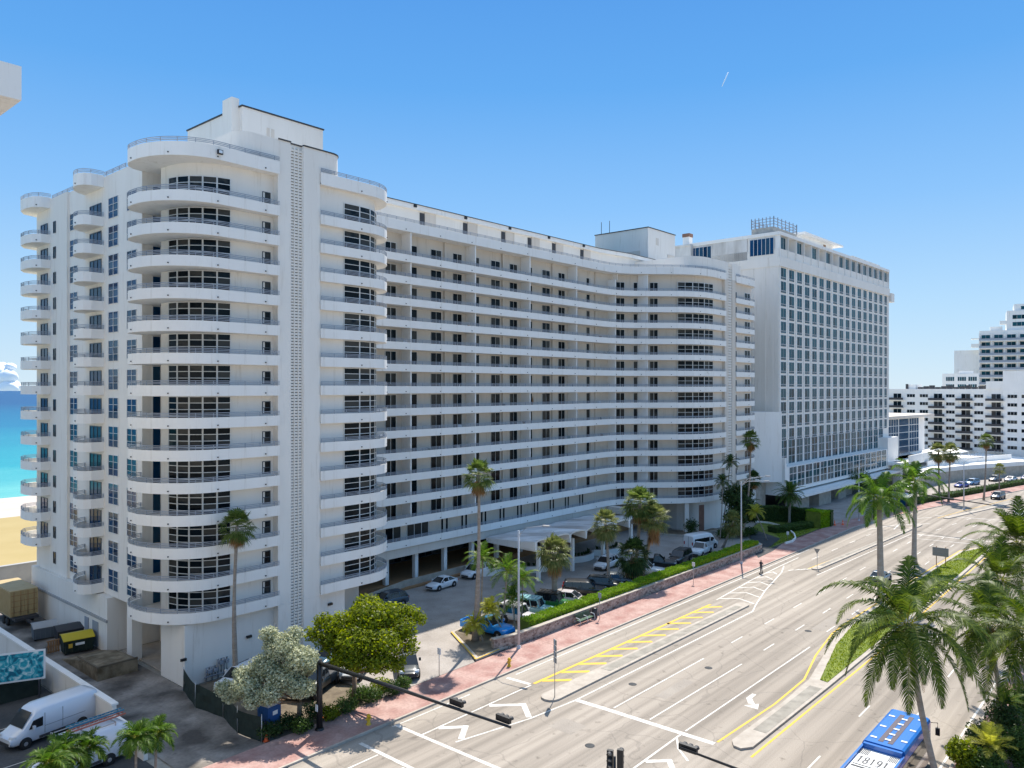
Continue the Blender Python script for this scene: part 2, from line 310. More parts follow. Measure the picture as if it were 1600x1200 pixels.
def copy_tree(o, parent=None, dz=0.):
    c = o.copy(); COL.objects.link(c)
    if parent is not None: c.parent = parent
    c.location.z += dz
    ORG[c.name] = ORG.get(o.name)
    for ch in list(o.children): copy_tree(ch, c)
    return c
def arc(cx, cy, rx, ry, a0, a1, n=12):
    return [(cx + rx * math.cos(R(a0 + (a1 - a0) * i / n)), cy + ry * math.sin(R(a0 + (a1 - a0) * i / n))) for i in range(n + 1)]
def structure(name, mb, m, org=None): return mb.build(name, m, org=org, kind='structure')
def sheet(name, polys, z, m, kind='structure'):
    mb = MB()
    for p in polys: mb.add([(x, y, z) for x, y in (p if sum(p[i][0] * p[(i + 1) % len(p)][1] - p[(i + 1) % len(p)][0] * p[i][1] for i in range(len(p))) > 0 else p[::-1])], [tuple(range(len(p)))])
    return mb.build(name, m, kind=kind)
def rowstrip(left, right, z0, z1, m, mb):   # strip between two polylines, a raised slab
    for i in range(len(left) - 1):
        q = [left[i], left[i + 1], right[i + 1], right[i]]
        mb.prism(q, z0, z1, m)

def off(path, d):
    out = []
    for i in range(len(path)):
        a = Vector(path[max(i - 1, 0)]); b = Vector(path[min(i + 1, len(path) - 1)]); t = (b - a).normalized(); out.append((path[i][0] - t.y * d, path[i][1] + t.x * d))
    return out
# window maker: panes and frame between plan points
def window(mbg, mbf, pts, z0, z1, nx=2, nz=1, fw=.07, gap=.03):
    for i in range(len(pts) - 1):
        a, b = pts[i], pts[i + 1]; dx, dy = b[0] - a[0], b[1] - a[1]; L = math.hypot(dx, dy); nrm = (dy / L, -dx / L)
        for k in range(nx):
            for j in range(nz):
                p = (a[0] + dx * k / nx, a[1] + dy * k / nx); q = (a[0] + dx * (k + 1) / nx, a[1] + dy * (k + 1) / nx)
                za, zb = z0 + (z1 - z0) * j / nz, z0 + (z1 - z0) * (j + 1) / nz
                tl = random.uniform(-.006, .006)
                g0, g1 = gap + tl, gap - tl
                mbg.add([(p[0] + nrm[0] * g0, p[1] + nrm[1] * g0, za), (q[0] + nrm[0] * g1, q[1] + nrm[1] * g1, za), (q[0] + nrm[0] * g1, q[1] + nrm[1] * g1, zb), (p[0] + nrm[0] * g0, p[1] + nrm[1] * g0, zb)], [(0, 1, 2, 3)])
        if mbf is None: continue
        ux, uy = dx / L, dy / L
        for k in range(nx + 1):
            c = L * k / nx; h = fw / 2
            if k == 0: c = h
            if k == nx: c = L - h
            mbf.bar((a[0] + ux * (c - h), a[1] + uy * (c - h)), (a[0] + ux * (c + h), a[1] + uy * (c + h)), z0, z1, 0, gap + .05)
        for j in range(nz + 1):
            zc = z0 + (z1 - z0) * j / nz; h = fw / 2
            zc = min(max(zc, z0 + h), z1 - h)
            for k in range(nx):
                c0 = L * k / nx + (fw if k == 0 else fw / 2); c1 = L * (k + 1) / nx - (fw if k == nx - 1 else fw / 2)
                mbf.bar((a[0] + ux * c0, a[1] + uy * c0), (a[0] + ux * c1, a[1] + uy * c1), zc - h, zc + h, 0, gap + .045)
def win_part(parent, name, pts, z0, z1, nx, nz, glass='glass', frame='whiteframe', fw=.07):
    g, f = MB(), MB(); window(g, f, pts, z0, z1, nx, nz, fw)
    o = g.build(name, glass, parent); f.build('frame', frame, o); return o

def rail_mesh(path, z, h=.4, step=1.5):
    mb = MB()
    for zz in (z + h, z + h * .66, z + h * .33): mb.wall([(x, y) for x, y in path], zz - .035, zz + .02, .05)
    acc = 0; last = None
    for i in range(len(path) - 1):
        a, b = Vector(path[i]), Vector(path[i + 1]); L = (b - a).length; d = (b - a) / L
        if i == 0: s0 = 0.05
        else: s0 = max(0., step - acc)
        t = s0
        if i and s0 > L: acc += L; continue
        while t <= L:
            p = a + d * t; mb.bar(tuple(p), tuple(p + d * .05), z - .02, z + h - .02, -.06, -.01); t += step
        acc = L - (t - step)
    return mb
def balcony(parent, path, back, z, name='balcony', hw=.95, rail=.4, mats=('stucco2',)):
    mb = MB(); mb.prism(off(list(path), .03) + list(back), z + .012, z + .18); mb.wall(path, z + .0, z + hw, .16); acc = 0
    for i in range(len(path) - 1):   # small drain spouts on the band
        a, b = Vector(path[i]), Vector(path[i + 1]); L = (b - a).length; acc += L
        if acc > 4:
            acc = 0; c = (a + b) / 2; d = (b - a) / L; mb.bar(tuple(c - d * .05), tuple(c + d * .05), z + .2, z + .3, -.05, .09, 1)
    o = mb.build(name, [mats[0], 'darkgrey'], parent); rail_mesh([(x, y) for x, y in path], z + hw, rail).build('railing', 'bluerail', o)
    return o
def densify(path, step=2.):
    out = [path[0]]
    for i in range(len(path) - 1):
        a, b = Vector(path[i]), Vector(path[i + 1]); n = max(1, int((b - a).length / step))
        for k in range(1, n + 1): out.append(tuple(a + (b - a) * k / n))
    return out
FH = 2.825; Z0 = 5.5
def lev(k): return Z0 + FH * k

# ================================================================ GROUND
sheet('ground', [[(-3000, -3000), (7000, -3000), (7000, 205), (-3000, 205)]], -.06, 'earth')
wt = MB(); wt.add([(-9000, 209, -.05), (9000, 209, -.05), (9000, 7600, -.05), (-9000, 7600, -.05)], [(0, 1, 2, 3)]); structure('ocean', wt, 'water')
mb = MB(); mb.add([(-600, 178, -.02), (600, 178, -.02), (600, 204, -.02), (600, 211, -.055), (-600, 211, -.055), (-600, 204, -.02)], [(0, 1, 2, 5), (5, 2, 3, 4)]); structure('beach', mb, 'sand')
sheet('sand_lot', [[(-60, 127), (130, 127), (130, 178), (-60, 178)]], -.03, 'tanlot')
LK = [(-30, 46.3), (60, 46.25), (126, 45.95), (150, 46.0), (166, 44.3), (183, 41.3), (202, 37.2), (212.5, 34.8), (233, 30.4), (340, 6)]
RK = [(-30, 12), (60, 12), (110, 11.4), (140, 9.8), (160, 7.4), (178, 4), (200, -1), (215, -4.5), (240, -10), (330, -30)]
mb = MB(); 
for i in range(len(LK) - 1): mb.add([(*RK[i], 0), (*RK[i + 1], 0), (*LK[i + 1], 0), (*LK[i], 0)], [(0, 1, 2, 3)])
structure('road', mb, 'road')
mb = MB()
rowstrip(off(LK, .18), off(LK, 4.1), -.05, .125, 0, mb); rowstrip(off(RK, -.18), off(RK, -4.), -.05, .125, 0, mb); structure('sidewalk', mb, 'redwalk')
mb = MB(); rowstrip(off(LK, .0), off(LK, .179), -.04, .14, 0, mb); rowstrip(off(RK, 0), off(RK, -.179), -.04, .14, 0, mb)
structure('kerb', mb, 'kerb')
sheet('driveway', [[(41.5, 50.4), (52.6, 50.4), (57.2, 57.2), (60, 58.9), (100, 58.6), (118, 56.5), (119, 50.3), (128, 50.3), (126.5, 54), (124, 62), (126, 70), (124, 77.2), (52, 77.2), (49, 66), (41.5, 62)], [(60, 58.9), (60, 52.5), (118, 52.5), (118, 56.5), (100, 58.6)]], .128, 'paver')
sheet('alley', [[(24.6, 50.3), (31.5, 50.3), (31.7, 65), (31.7, 127), (24.9, 127)]], .01, 'alley')
sheet('alley_road', [[(14, 44), (24.6, 50.3), (24.6, 54), (31, 54), (31, 50.35), (40, 50.35), (40, 50.2), (14, 40)]], .0, 'alley')
sheet('parking_lot', [[(0, 50.4), (23.8, 50.4), (24, 127), (-20, 127)]], .0, 'asphalt')
sheet('planting_bed', [[(31.6, 50.4), (41.4, 50.4), (41.4, 62), (49, 64.5), (31.6, 64.9)]], .05, 'dirt')
sheet('entrance_lawn', [[(121, 50.2), (131, 50.3), (147, 50.3), (147, 62), (136, 60), (133, 56), (130, 52)]], .14, 'soil_green')
sheet('hotel_drive', [[(147.5, 50.2), (200, 45), (215, 60), (147.5, 64)]], .12, 'paver')

# road markings ----------------------------------------------------
LC = [0]
def line(mb, pts, w=.13, z=.005, m=0):
    LC[0] += 1; z += (LC[0] % 9) * .0011
    for i in range(len(pts) - 1):
        a, b = Vector(pts[i]), Vector(pts[i + 1]); d = (b - a); L = d.length
        if L < 1e-4: continue
        d /= L; n = Vector((-d.y, d.x)) * w / 2
        e = d * (w / 2 if i else 0)
        q = [a - n - e, b - n, b + n, a + n - e]
        mb.add([(p.x, p.y, z + .0005 * (i % 2)) for p in q], [(0, 1, 2, 3)], m)
wm = MB()
line(wm, [(52, 38.1), (52.1, 34.9)], .5); line(wm, [(52.1, 34.9), (52.2, 25.8)], .5); line(wm, [(51.9, 45.7), (52.1, 43.2)], .4)
line(wm, [(52.7, 34.85), (68, 34.7)]); line(wm, [(52.7, 31.5), (69, 31.3)]); line(wm, [(52.7, 28.4), (78, 28.2)])
for y0 in (34.7, 31.3):
    x = 74
    while x < 175:
        c = y0 if x < 150 else y0 - (x - 150) * .11
        line(wm, [(x, c), (x + 2.6, c - (.28 if x > 150 else 0))], .13); x += 8.3
x = 84
while x < 175: line(wm, [(x, 28.6 if x < 150 else 28.6 - (x - 150) * .1), (x + 2.6, 28.6 if x < 150 else 28.35 - (x - 150) * .1)]); x += 8.3
line(wm, [(52, 38.1), (86, 37.7), (89, 38.6), (96, 40.4), (106.9, 42.6), (111, 43.9)], .16); line(wm, [(87.8, 43.1), (100, 44), (111, 44.3), (118, 44.4)], .16)
for x in (88.6, 91.8, 95, 98.2, 101.5, 104.8):
    t = (x - 88.6) / 18; ya = 43.15 + t * 1.1; yb = 38.9 + t * 4.2; ym = (ya + yb) / 2 + .25
    line(wm, [(x, ya), (x + 1.6, ym), (x + .6, yb)], .22)
line(wm, [(53, 45.6), (125, 45.3)], .13); line(wm, [(38.6, 45.7), (47, 45.6)], .13)
line(wm, [(39, 45.7), (39.1, 38), (39.3, 26)], .32); line(wm, [(35.3, 45.4), (35.2, 26)], .32)
line(wm, [(39.2, 43.0), (52, 43.0)], .16); line(wm, [(40, 40.25), (46.7, 38.7), (52, 38.1)], .16)
line(wm, [(40.8, 42.9), (42.3, 41.5), (40.6, 40.3)], .45); line(wm, [(46.4, 42.8), (48.4, 40.8), (46.8, 38.9)], .45)
line(wm, [(25, 43), (35, 43)], .16); line(wm, [(25, 40.2), (35, 40.2)], .16); line(wm, [(31, 42.8), (32.6, 41.6), (31, 40.4)], .45)
line(wm, [(52, 28.4), (45.2, 28.3)], .16); line(wm, [(51.2, 28.3), (49.8, 27.4), (48.6, 26)], .16); line(wm, [(46.6, 28.2), (47.8, 27), (46.6, 26)], .4)
for x0 in (52.6, 64, 76, 88, 101, 114, 128): line(wm, [(x0, 19.3), (x0 + 2.8, 19.3)]); line(wm, [(x0 + 2, 15.9), (x0 + 4.8, 15.9)])
line(wm, [(35, 12.6), (80, 12.4), (130, 11)], .16)
# turn arrow
wm.add([(62.9, 27.6, .006), (61.7, 27.6, .006), (60.7, 27.0, .006), (60.5, 26.9, .006), (60.9, 26.5, .006), (61.9, 27.2, .006), (62.9, 27.25, .006)], [(0, 1, 5, 6), (1, 2, 4, 5)])
wm.add([(60.1, 27.1, .006), (61.2, 26.3, .006), (60.1, 25.9, .006)], [(2, 1, 0)])
# far intersection
line(wm, [(150, 43.5), (158, 41), (164, 36.5)], .2); line(wm, [(153, 40), (166, 41.5), (172, 38)], .2); line(wm, [(150.5, 35.5), (151.5, 24)], .35); line(wm, [(146, 36), (147.5, 24)], .2)
line(wm, [(175, 38), (178, 24)], .3); line(wm, [(112, 42.2), (150, 41.2)], .01)
x = 118
while x < 150: line(wm, [(x, 42.4 - (x - 118) * .02), (x + 2.6, 42.3 - (x - 118) * .02)]); x += 8.3
line(wm, [(115, 39), (150, 37)], .01); line(wm, [(108.5, 38.3), (150, 36.4)], .13)
for k in range(4): line(wm, [(108.6 + k * .8, 42.3 - k * .55), (109.6 + k * .8, 41.9 - k * .55)], .25)
mk = wm.build('lane_marking', 'whitepaint', kind='structure')
ym = MB()
line(ym, [(52.4, 43.0), (85.5, 42.75)], .32)
for k in range(12):
    x = 53.4 + k * 2.75; line(ym, [(x, 42.9), (x + 1.9, 41.0 if k < 11 else 41.3)], .5)
line(ym, [(52.6, 25.75), (62, 25.3), (69, 25.45), (76, 26.9), (84, 28), (89, 28.05), (125, 27.3), (140, 26.8), (147, 24.2)], .18)
line(ym, [(52, 22.9), (81, 22.5), (120, 22.7), (146, 22.8)], .18)
line(ym, [(111.5, 40.6), (130, 39.3), (158, 38.2)], .16)
line(ym, [(172, 36.9), (187, 34.8), (214, 30)], .16)
ym.build('lane_marking', 'yellowpaint', kind='structure')

pm_ = ground_mat('patch_dark', ((.285, .25, .215), (.345, .305, .262)), .4, 12)
for x, y, L_, W_ in ((57, 32.6, 5, 1.0), (84, 29.0, 6, 1.2), (46.5, 34.6, 2, 2.2)):
    sheet('road_patch', [[(x, y), (x + L_, y - .05), (x + L_ + .1, y + W_), (x + .05, y + W_)]], .003, pm_)
# medians ------------------------------------------------------------
def median(outline, label, inner=None, topm='kerbtop', z=.16):
    mb = MB(); mb.prism(outline, -.03, z, 0)
    r = mb.build('traffic_island', 'kerb'); 
    if inner:
        i2 = MB(); i2.prism(inner, z - .05, z + .012, 0); i2.build('island_top', topm, r)
    return tag(r, label, 'traffic island')
def capsule(x0, x1, y0a, y1a, y0b, y1b, n=6):   # elongated island with round noses
    L = arc(x0 + (y1a - y0a) / 2, (y0a + y1a) / 2, (y1a - y0a) / 2, (y1a - y0a) / 2, 90, 270, n); Rr = arc(x1 - (y1b - y0b) / 2, (y0b + y1b) / 2, (y1b - y0b) / 2, (y1b - y0b) / 2, -90, 90, n)
    return L + Rr
median(capsule(50.1, 88.4, 39.1, 40.8, 38.9, 40.4), 'long narrow concrete island beside the yellow hatching in the road', [(59, 39.4), (86.5, 39.25), (86.5, 40.0), (59, 40.45)])
median(capsule(111.3, 161, 39.1, 40.2, 37.0, 37.9), 'thin concrete island holding the small triangular sign', [(114, 39.4), (150, 37.9), (150, 38.3), (114, 39.9)])
median(capsule(172, 235, 34.9, 36.0, 22.5, 23.9), 'far raised concrete divider near the passing grey SUV', [(186, 33), (225, 25.3), (225, 26), (186, 34)])
r = median([(52.5, 23.9), (53.3, 23.35), (68, 23.1), (90, 22.95), (120, 22.95), (147.5, 23.1), (148, 23.6), (139, 26.6), (125, 26.9), (95, 27.6), (88, 27.6), (80, 26.9), (75, 26.0), (69, 25.0), (62, 24.8), (53.3, 24.95), (52.6, 24.5)],
           'green planted median with kerb between the two carriageways', [(56, 23.5), (67.5, 23.4), (67.5, 24.4), (56, 24.5)])
g = MB(); lawn = [(69.2, 23.5), (90, 23.35), (120, 23.35), (146.5, 23.5), (138, 26.1), (125, 26.5), (95, 27.15), (88, 27.1), (80, 26.3), (75, 25.3), (69.4, 24.2)]
g.prism(lawn, .1, .2); g.build('lawn', 'soil_green', r)
def inpoly(x, y, P):
    c = False; n = len(P)
    for i in range(n):
        x1, y1 = P[i]; x2, y2 = P[i - 1]
        if (y1 > y) != (y2 > y) and x < (x2 - x1) * (y - y1) / (y2 - y1) + x1: c = not c
    return c
g = MB()
def blades(g, poly, n, z, h=.12):
    xs = [p[0] for p in poly]; ys = [p[1] for p in poly]; k = 0
    while k < n:
        x, y = random.uniform(min(xs), max(xs)), random.uniform(min(ys), max(ys))
        if not inpoly(x, y, poly): continue
        a = random.uniform(0, 6.28); w_ = random.uniform(.03, .07); hh = h * random.uniform(.6, 1.4); dx, dy = math.cos(a) * w_, math.sin(a) * w_; k += 1
        g.add([(x - dx, y - dy, z), (x + dx, y + dy, z), (x + random.uniform(-.06, .06), y + random.uniform(-.06, .06), z + hh)], [(0, 1, 2)])
blades(g, lawn, 9000, .2); blades(g, [(121, 50.5), (131, 50.5), (146, 50.6), (146, 54), (134, 55), (130, 52)], 2500, .14)
tag(g.build('grass', 'grass'), 'bright green grass covering the median and the entrance lawn', 'grass', kind='stuff')
# island with palms at the driveway mouth
mb = MB(); mb.prism([(52.9, 50.5), (60.4, 50.9), (60.4, 58.6), (57.2, 58.3)], .1, .27); r = mb.build('planter_island', 'kerb')
i2 = MB(); i2.prism([(53.6, 50.9), (60.1, 51.2), (60.1, 58.3), (57.4, 57.9)], .2, .31); i2.build('soil', 'dirt', r)
i2 = MB(); line(i2, [(52.97, 50.6), (57.2, 58.2)], .16, .275); line(i2, [(53.1, 50.58), (56.5, 50.75)], .16, .275); i2.build('painted_edge', 'yellowpaint', r)
tag(r, 'planted kerb island with yellow painted edge at the driveway mouth', 'planter')

# ================================================================ MAIN APARTMENT BUILDING
B = empty('apartment_building', (31.6, 65, 0), 'large white curved apartment building with wraparound balconies on every floor', 'building')
NW = {'window': 0, 'balcony_door': 0}
restw, restf = MB(), MB(); restd, restdf = MB(), MB()
def add_windows(name, pts, z0, z1, nx, nz, levels, glass='glass', frame='whiteframe', fw=.07, mx=98):
    base = None
    for k in levels:
        if NW[name] < mx:
            if base is None: base = win_part(B, name, pts, z0 + FH * k, z1 + FH * k, nx, nz, glass, frame, fw); bk = k
            else: copy_tree(base, B, FH * (k - bk))
            NW[name] += 1
        else:
            if name == 'window': window(restw, restf, pts, z0 + FH * k, z1 + FH * k, nx, nz, fw)
            else: window(restd, restdf, pts, z0 + FH * k, z1 + FH * k, nx, nz, fw)
ALL = range(14)
bay_c = (36.6, 69.6); 
body = arc(36.6, 69.6, 4.2, 4.2, 268, 182, 14)
wall_near = [(40.5, 65.35)] + body + [(32.35, 70.9), (34.6, 70.9), (34.6, 73.1), (31.6, 73.1), (31.6, 91.0), (31.35, 91.0), (31.35, 100.3), (54.6, 100.3), (54.6, 69.6)] + arc(50.6, 69, 4, 4, 0, -90, 10) + [(45.2, 65.0), (45.2, 64.5), (43.3, 64.5), (43.3, 64.9), (41.85, 64.9), (41.85, 64.5), (40.5, 64.5)]
mb = MB(); mb.prism(wall_near, 5.4, 47.2, 0, 1); mb.build('tower_wall', ['stucco', 'rooftop'], B)
# vent slot lattice
mb = MB(); mb.box(41.85, 43.3, 64.86, 64.895, 2.2, 47.2, 1)
for j in range(3):
    x0 = 41.9 + j * .44; z = 2.4
    for xx in ((x0, x0 + .44) if j == 2 else (x0,)): mb.box(xx, xx + .08, 64.6, 64.85, 2.2, 49.2, 0)
    while z < 49: mb.box(x0 + .081, x0 + .439, 64.68, 64.84, z, z + .19, 0); z += .29
mb.build('vent_screen', ['stucco', 'grey'], B)
# panel top and curved upper block
mb = MB(); up = arc(38.2, 66.2, 1.7, 1.7, 180, 270, 8) + [(40.5, 64.5), (41.85, 64.5), (41.85, 64.9), (43.3, 64.9), (43.3, 64.5), (45.2, 64.5)] + arc(46.6, 65.9, 1.4, 1.4, -90, 0, 8) + [(48, 78), (36.5, 78)]
mb.prism(up, 47.2, 49.5, 0, 1); mb.wall([(p[0] * 1, p[1]) for p in up[9:] if p[1] < 77], 49.5, 49.62, -.1, 2); mb.build('rooftop_block', ['stucco', 'rooftop', 'darkgrey'], B)
def penthouse(x0, x1, y0, y1, z0, z1, vents=True):
    mb = MB(); mb.box(x0, x1, y0, y1, z0, z1, 0); mb.box(x0 - .12, x1 + .12, y0 - .12, y1 + .12, z1, z1 + .16, 1)
    if vents:
        for dx in (0, .6): mb.box(x0 + 3 + dx, x0 + 3.35 + dx, y0 - .05, y0 - .001, z1 - 3, z1 - 1.6, 2)
    return mb
mb = penthouse(44.9, 55.5, 78.6, 91.3, 47.2, 57.2); mb.box(44.0, 44.9, 79.3, 81.3, 50, 58.2, 0); mb.build('penthouse', ['stucco', 'darkgrey', 'cream'], B)
mb = penthouse(131, 141.6, 78.7, 91.2, 47.2, 57.3); mb.box(131 + 7.5, 141.3, 78.6, 78.69, 48, 53, 2); mb.box(130.9, 130.99, 80.5, 83.5, 48, 53, 2)
mb.tube([(131.5, 90, 57.3), (131.5, 90, 60)], .06, 5, 1); mb.tube([(131.5, 88, 57.3), (131.5, 88, 60)], .06, 5, 1); mb.build('penthouse', ['stucco', 'darkgrey', 'cream'], B)
# near balconies
corner = [(40.5, 64.2)] + [(37.5, 64.2)] + arc(34.6, 70.0, 5.1, 5.8, 270, 180, 14) + arc(31.6, 70.7, 2.1, 2.4, 176, 92, 6)
back_c = [(31.6, 73.1), (34.6, 73.1), (34.6, 70.9), (32.4, 70.9)] + arc(36.6, 69.6, 4.2, 4.2, 182, 268, 8) + [(40.5, 65.35)]
corner_w = corner[::-1]; 
o = balcony(B, corner_w, back_c[::-1], lev(0))
for k in range(1, 14): copy_tree(o, B, FH * k)
balcony(B, corner_w, back_c[::-1], 46.15, name='roof_balcony', hw=1.2)
nose = [(45.2, 64.3)] + [(49, 64.3)] + arc(51.35, 69, 4.7, 4.7, -90, 35, 12) + [(54.6, 72.2)]
back_n = [(54.6, 69.6)] + arc(50.6, 69, 4, 4, 0, -90, 8) + [(45.2, 65.0)]
o = balcony(B, nose, back_n, lev(0))
for k in range(1, 14): copy_tree(o, B, FH * k)
balcony(B, nose, back_n, 46.15, name='roof_balcony', hw=1.2)
mid = [(31.6, 81.8), (30.4, 81.8), (29.8, 82.2), (29.5, 82.9), (29.5, 83.8), (29.75, 84.7), (30.2, 85.6), (30.85, 86.3), (31.6, 86.7)][::-1]
o = balcony(B, mid, [(31.65, 81.9), (31.65, 86.6)], lev(0))
for k in range(1, 14): copy_tree(o, B, FH * k)
balcony(B, mid, [(31.65, 81.9), (31.65, 86.6)], 46.15, name='roof_balcony', hw=1.2)
sea = [(31.4, 95.9), (30.4, 95.9), (29.75, 96.7), (29.5, 98.2), (29.6, 100.0), (30.4, 101.6), (31.8, 102.2), (33.5, 102.2)][::-1]
bk = [(31.35, 95.95), (31.35, 100.3), (33.5, 100.3)]
o = balcony(B, sea, bk, lev(1))
for k in range(2, 14): copy_tree(o, B, FH * (k - 1))
balcony(B, sea, bk, 46.15, name='roof_balcony', hw=1.2)
mb = rail_mesh([(31.6, 81.8), (31.6, 76.5)][::-1], 47.2); mb.build('roof_railing', 'bluerail', B)
mb = rail_mesh([(31.5, 95.9), (31.5, 89)], 47.2); mb.build('roof_railing', 'bluerail', B)
mb = MB(); mb.box(34.2, 34.7, 63.98, 64.13, 46.6, 47.0, 0); mb.box(34.3, 34.6, 63.9, 63.97, 46.68, 46.92, 1); mb.build('wall_lamp', ['darkgrey', 'lamp_white'], B)
# near windows (floor z = lev+.18)
fz = Z0 + .18
def arcpts(cx, cy, r, a0, a1, n): return arc(cx, cy, r, r, a0, a1, n)
add_windows('window', arcpts(36.6, 69.6, 4.27, 184, 264, 5), fz + .25, fz + 2.6, 1, 4, ALL, fw=.06)
add_windows('window', [(48.4, 64.98), (50.4, 64.97)] + arcpts(50.6, 69, 4.07, -88, -38, 3)[1:], fz + .2, fz + 2.6, 1, 4, ALL, fw=.06)
add_windows('window', [(31.6, 76.3), (31.6, 74.2)], fz + .5, fz + 2.3, 2, 3, ALL, 'bluewin', 'whiteframe', .035)
add_windows('window', [(31.6, 80.6), (31.6, 78.3)], fz + .35, fz + 2.4, 2, 3, ALL, 'bluewin', 'whiteframe', .035)
add_windows('window', [(31.6, 90.7), (31.6, 88.6)], fz + .5, fz + 2.3, 2, 3, ALL, 'bluewin', 'whiteframe', .035)
add_windows('window', [(39.35, 65.4), (40.2, 65.37)], fz + .9, fz + 2.1, 1, 2, ALL, frame='darkframe')
add_windows('window', [(31.35, 94.9), (31.35, 94.2)], fz + .8, fz + 2.1, 1, 1, ALL, frame='darkframe')
add_windows('balcony_door', [(31.6, 85.3), (31.6, 82.4)], fz, fz + 2.3, 3, 1, ALL, 'bluewin', 'darkframe')
add_windows('balcony_door', [(32.5, 73.1), (34.1, 73.1)], fz, fz + 2.62, 2, 1, ALL, 'bluewin', 'whiteframe')
add_windows('balcony_door', [(31.35, 98.8), (31.35, 96.7)], fz, fz + 2.2, 2, 1, range(1, 14), 'bluewin', 'darkframe')
# ground floor of the near tower
mb = MB()
mb.box(31.8, 40.5, 65.2, 69.7, 0, 5.39, 0)
mb.prism([(40.5, 64.5), (41.85, 64.5), (41.85, 64.9), (43.3, 64.9), (43.3, 64.5), (45.2, 64.5), (45.2, 65.2), (48.7, 65.2), (48.7, 69.7), (40.5, 69.7)], 0, 5.39, 0)
mb.box(31.55, 32.5, 75.2, 76.3, 0, 5.39, 0); mb.box(36, 54, 69.71, 79.2, 0, 5.38, 1)
mb.prism([(31.0, 79.5), (31.0, 100.9), (52, 100.9), (52, 79.5)], 0, 5.37, 0)
mb.box(30.85, 30.999, 79.4, 101, 3.0, 3.25, 2)
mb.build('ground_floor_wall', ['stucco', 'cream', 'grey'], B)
mb = MB(); mb.box(30.93, 30.99, 81.6, 83, .2, 2.6); mb.build('service_door', 'bluerail', B)
mb = MB(); mb.box(30.93, 30.99, 84, 85, .2, 2.6); mb.build('service_door', 'bluerail', B)
mb = MB(); mb.box(32.6, 33.2, 70.0, 70.9, 0, 2.2); mb.box(35.9, 35.99, 71.5, 72.6, .1, 2.3); mb.build('service_door', 'darkgrey', B)
mb = MB(); mb.box(32.2, 35.9, 70, 79, 0, .12); mb.build('service_step', 'kerb', B)
for (x, z) in ((37.6, 2.9), (46.6, 4.0), (31.4, 2.4)):
    mb = MB(); mb.box(x, x + .5, 65.0, 65.19, z, z + .22); mb.build('wall_lamp', 'black', B)
mb = MB()
for i in range(4):
    x = 33.6 + i * .55; h = 1.3 + (.5 if i > 1 else 0); mb.tube([(x, 64.9, .1), (x, 64.9, h), (x + .3, 64.9, h), (x + .3, 64.9, .6)], .07, 6); mb.box(x + .1, x + .45, 64.75, 65.05, h - .5, h - .2)
mb.tube([(33.4, 64.9, .5), (35.8, 64.9, .5)], .06, 6); mb.build('gas_meter', 'bluerail', B)

# main slab ---------------------------------------------------------
S_out = [(110, 75.3), (112.6, 75.1), (115, 74.4), (117, 73.1), (118.8, 71.3), (120.6, 69.3), (122.6, 67.3), (125, 65.6), (127.5, 64.6), (130, 64.25), (134.8, 64.2)]
S_in = [(108, 77.3), (112.5, 77.2), (115.8, 76.3), (118.2, 74.7), (120.2, 72.6), (122.2, 70.3), (124, 68.4), (126.2, 66.7), (128.5, 65.6), (131, 65.1), (134.8, 65.0)]
slab_wall = [(54, 77.3), (54, 99), (150, 99), (150, 68.5)] + arc(147, 68.5, 3, 3.5, 0, -90, 6) + [(139.4, 65.0), (139.4, 64.5), (137.9, 64.5), (137.9, 64.9), (136.3, 64.9), (136.3, 64.5), (134.8, 64.5)] + S_in[::-1]
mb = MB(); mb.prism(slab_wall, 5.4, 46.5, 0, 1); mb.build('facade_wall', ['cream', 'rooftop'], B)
front = densify([(55.2, 75.3), (110, 75.3)], 3.)[:-1] + S_out
backw = S_in[::-1] + [(55.2, 77.3)]
o = balcony(B, front, backw, lev(0))
for k in range(1, 14): copy_tree(o, B, FH * k)
balcony(B, front, backw, 46.15, name='roof_balcony', hw=1.25)
farn = [(139.4, 64.3), (143, 64.3)] + arc(146.8, 68.6, 4.3, 4.3, -90, 40, 9)
bkf = [(149.9, 70)] + arc(147, 68.5, 3, 3.5, 0, -90, 6) + [(139.4, 65.05)]
o = balcony(B, farn, bkf, lev(0))
for k in range(1, 14): copy_tree(o, B, FH * k)
balcony(B, farn, bkf, 46.15, name='roof_balcony', hw=1.2)
# party walls between the flats
divs = [66.9, 79.0, 91.1, 103.2, 115.3]
mb = MB(); mb.box(divs[0] - .1, divs[0] + .1, 75.5, 77.28, lev(1) + .181, lev(2) - .001); d0 = mb.build('party_wall', 'stucco2', B)
for k in range(1, 14):
    for i, x in enumerate(divs):
        if i == 4: x = 114.2
        if k == 1 and i == 0: continue
        h = (46.149 - lev(13) - .181) / (FH - .182) if k == 13 else 1
        c = d0.copy(); COL.objects.link(c); c.parent = B; c.location = (x - divs[0], 0 if i < 4 else -.35, 0)
        c.location.z = FH * (k - 1)
        if k == 13: c.location.z = FH * 12 
for k in range(14):
    mb = MB(); mb.box(119.0, 119.2, 71.6, 73.6, lev(k) + .181, lev(k + 1) - .001 if k < 13 else 46.149); mb.build('party_wall', 'stucco2', B)
for x in divs: mb = MB(); mb.box(x - .1, x + .1, 75.5, 77.28, lev(14) - .003, 46.149); mb.build('party_wall', 'stucco2', B)
for X0 in [66.9, 79.0, 91.1, 103.2]:
    for nm, a, b, nx in (('balcony_door', 5.1, 7.1, 2), ('balcony_door', 1.3, 2.6, 1), ('balcony_door', 9.3, 11.1, 2)):
        add_windows(nm, [(X0 + a, 77.3), (X0 + b, 77.3)], fz, fz + 2.5, nx, 1, range(13, 0, -1), 'glass', 'whiteframe', .035, 97)
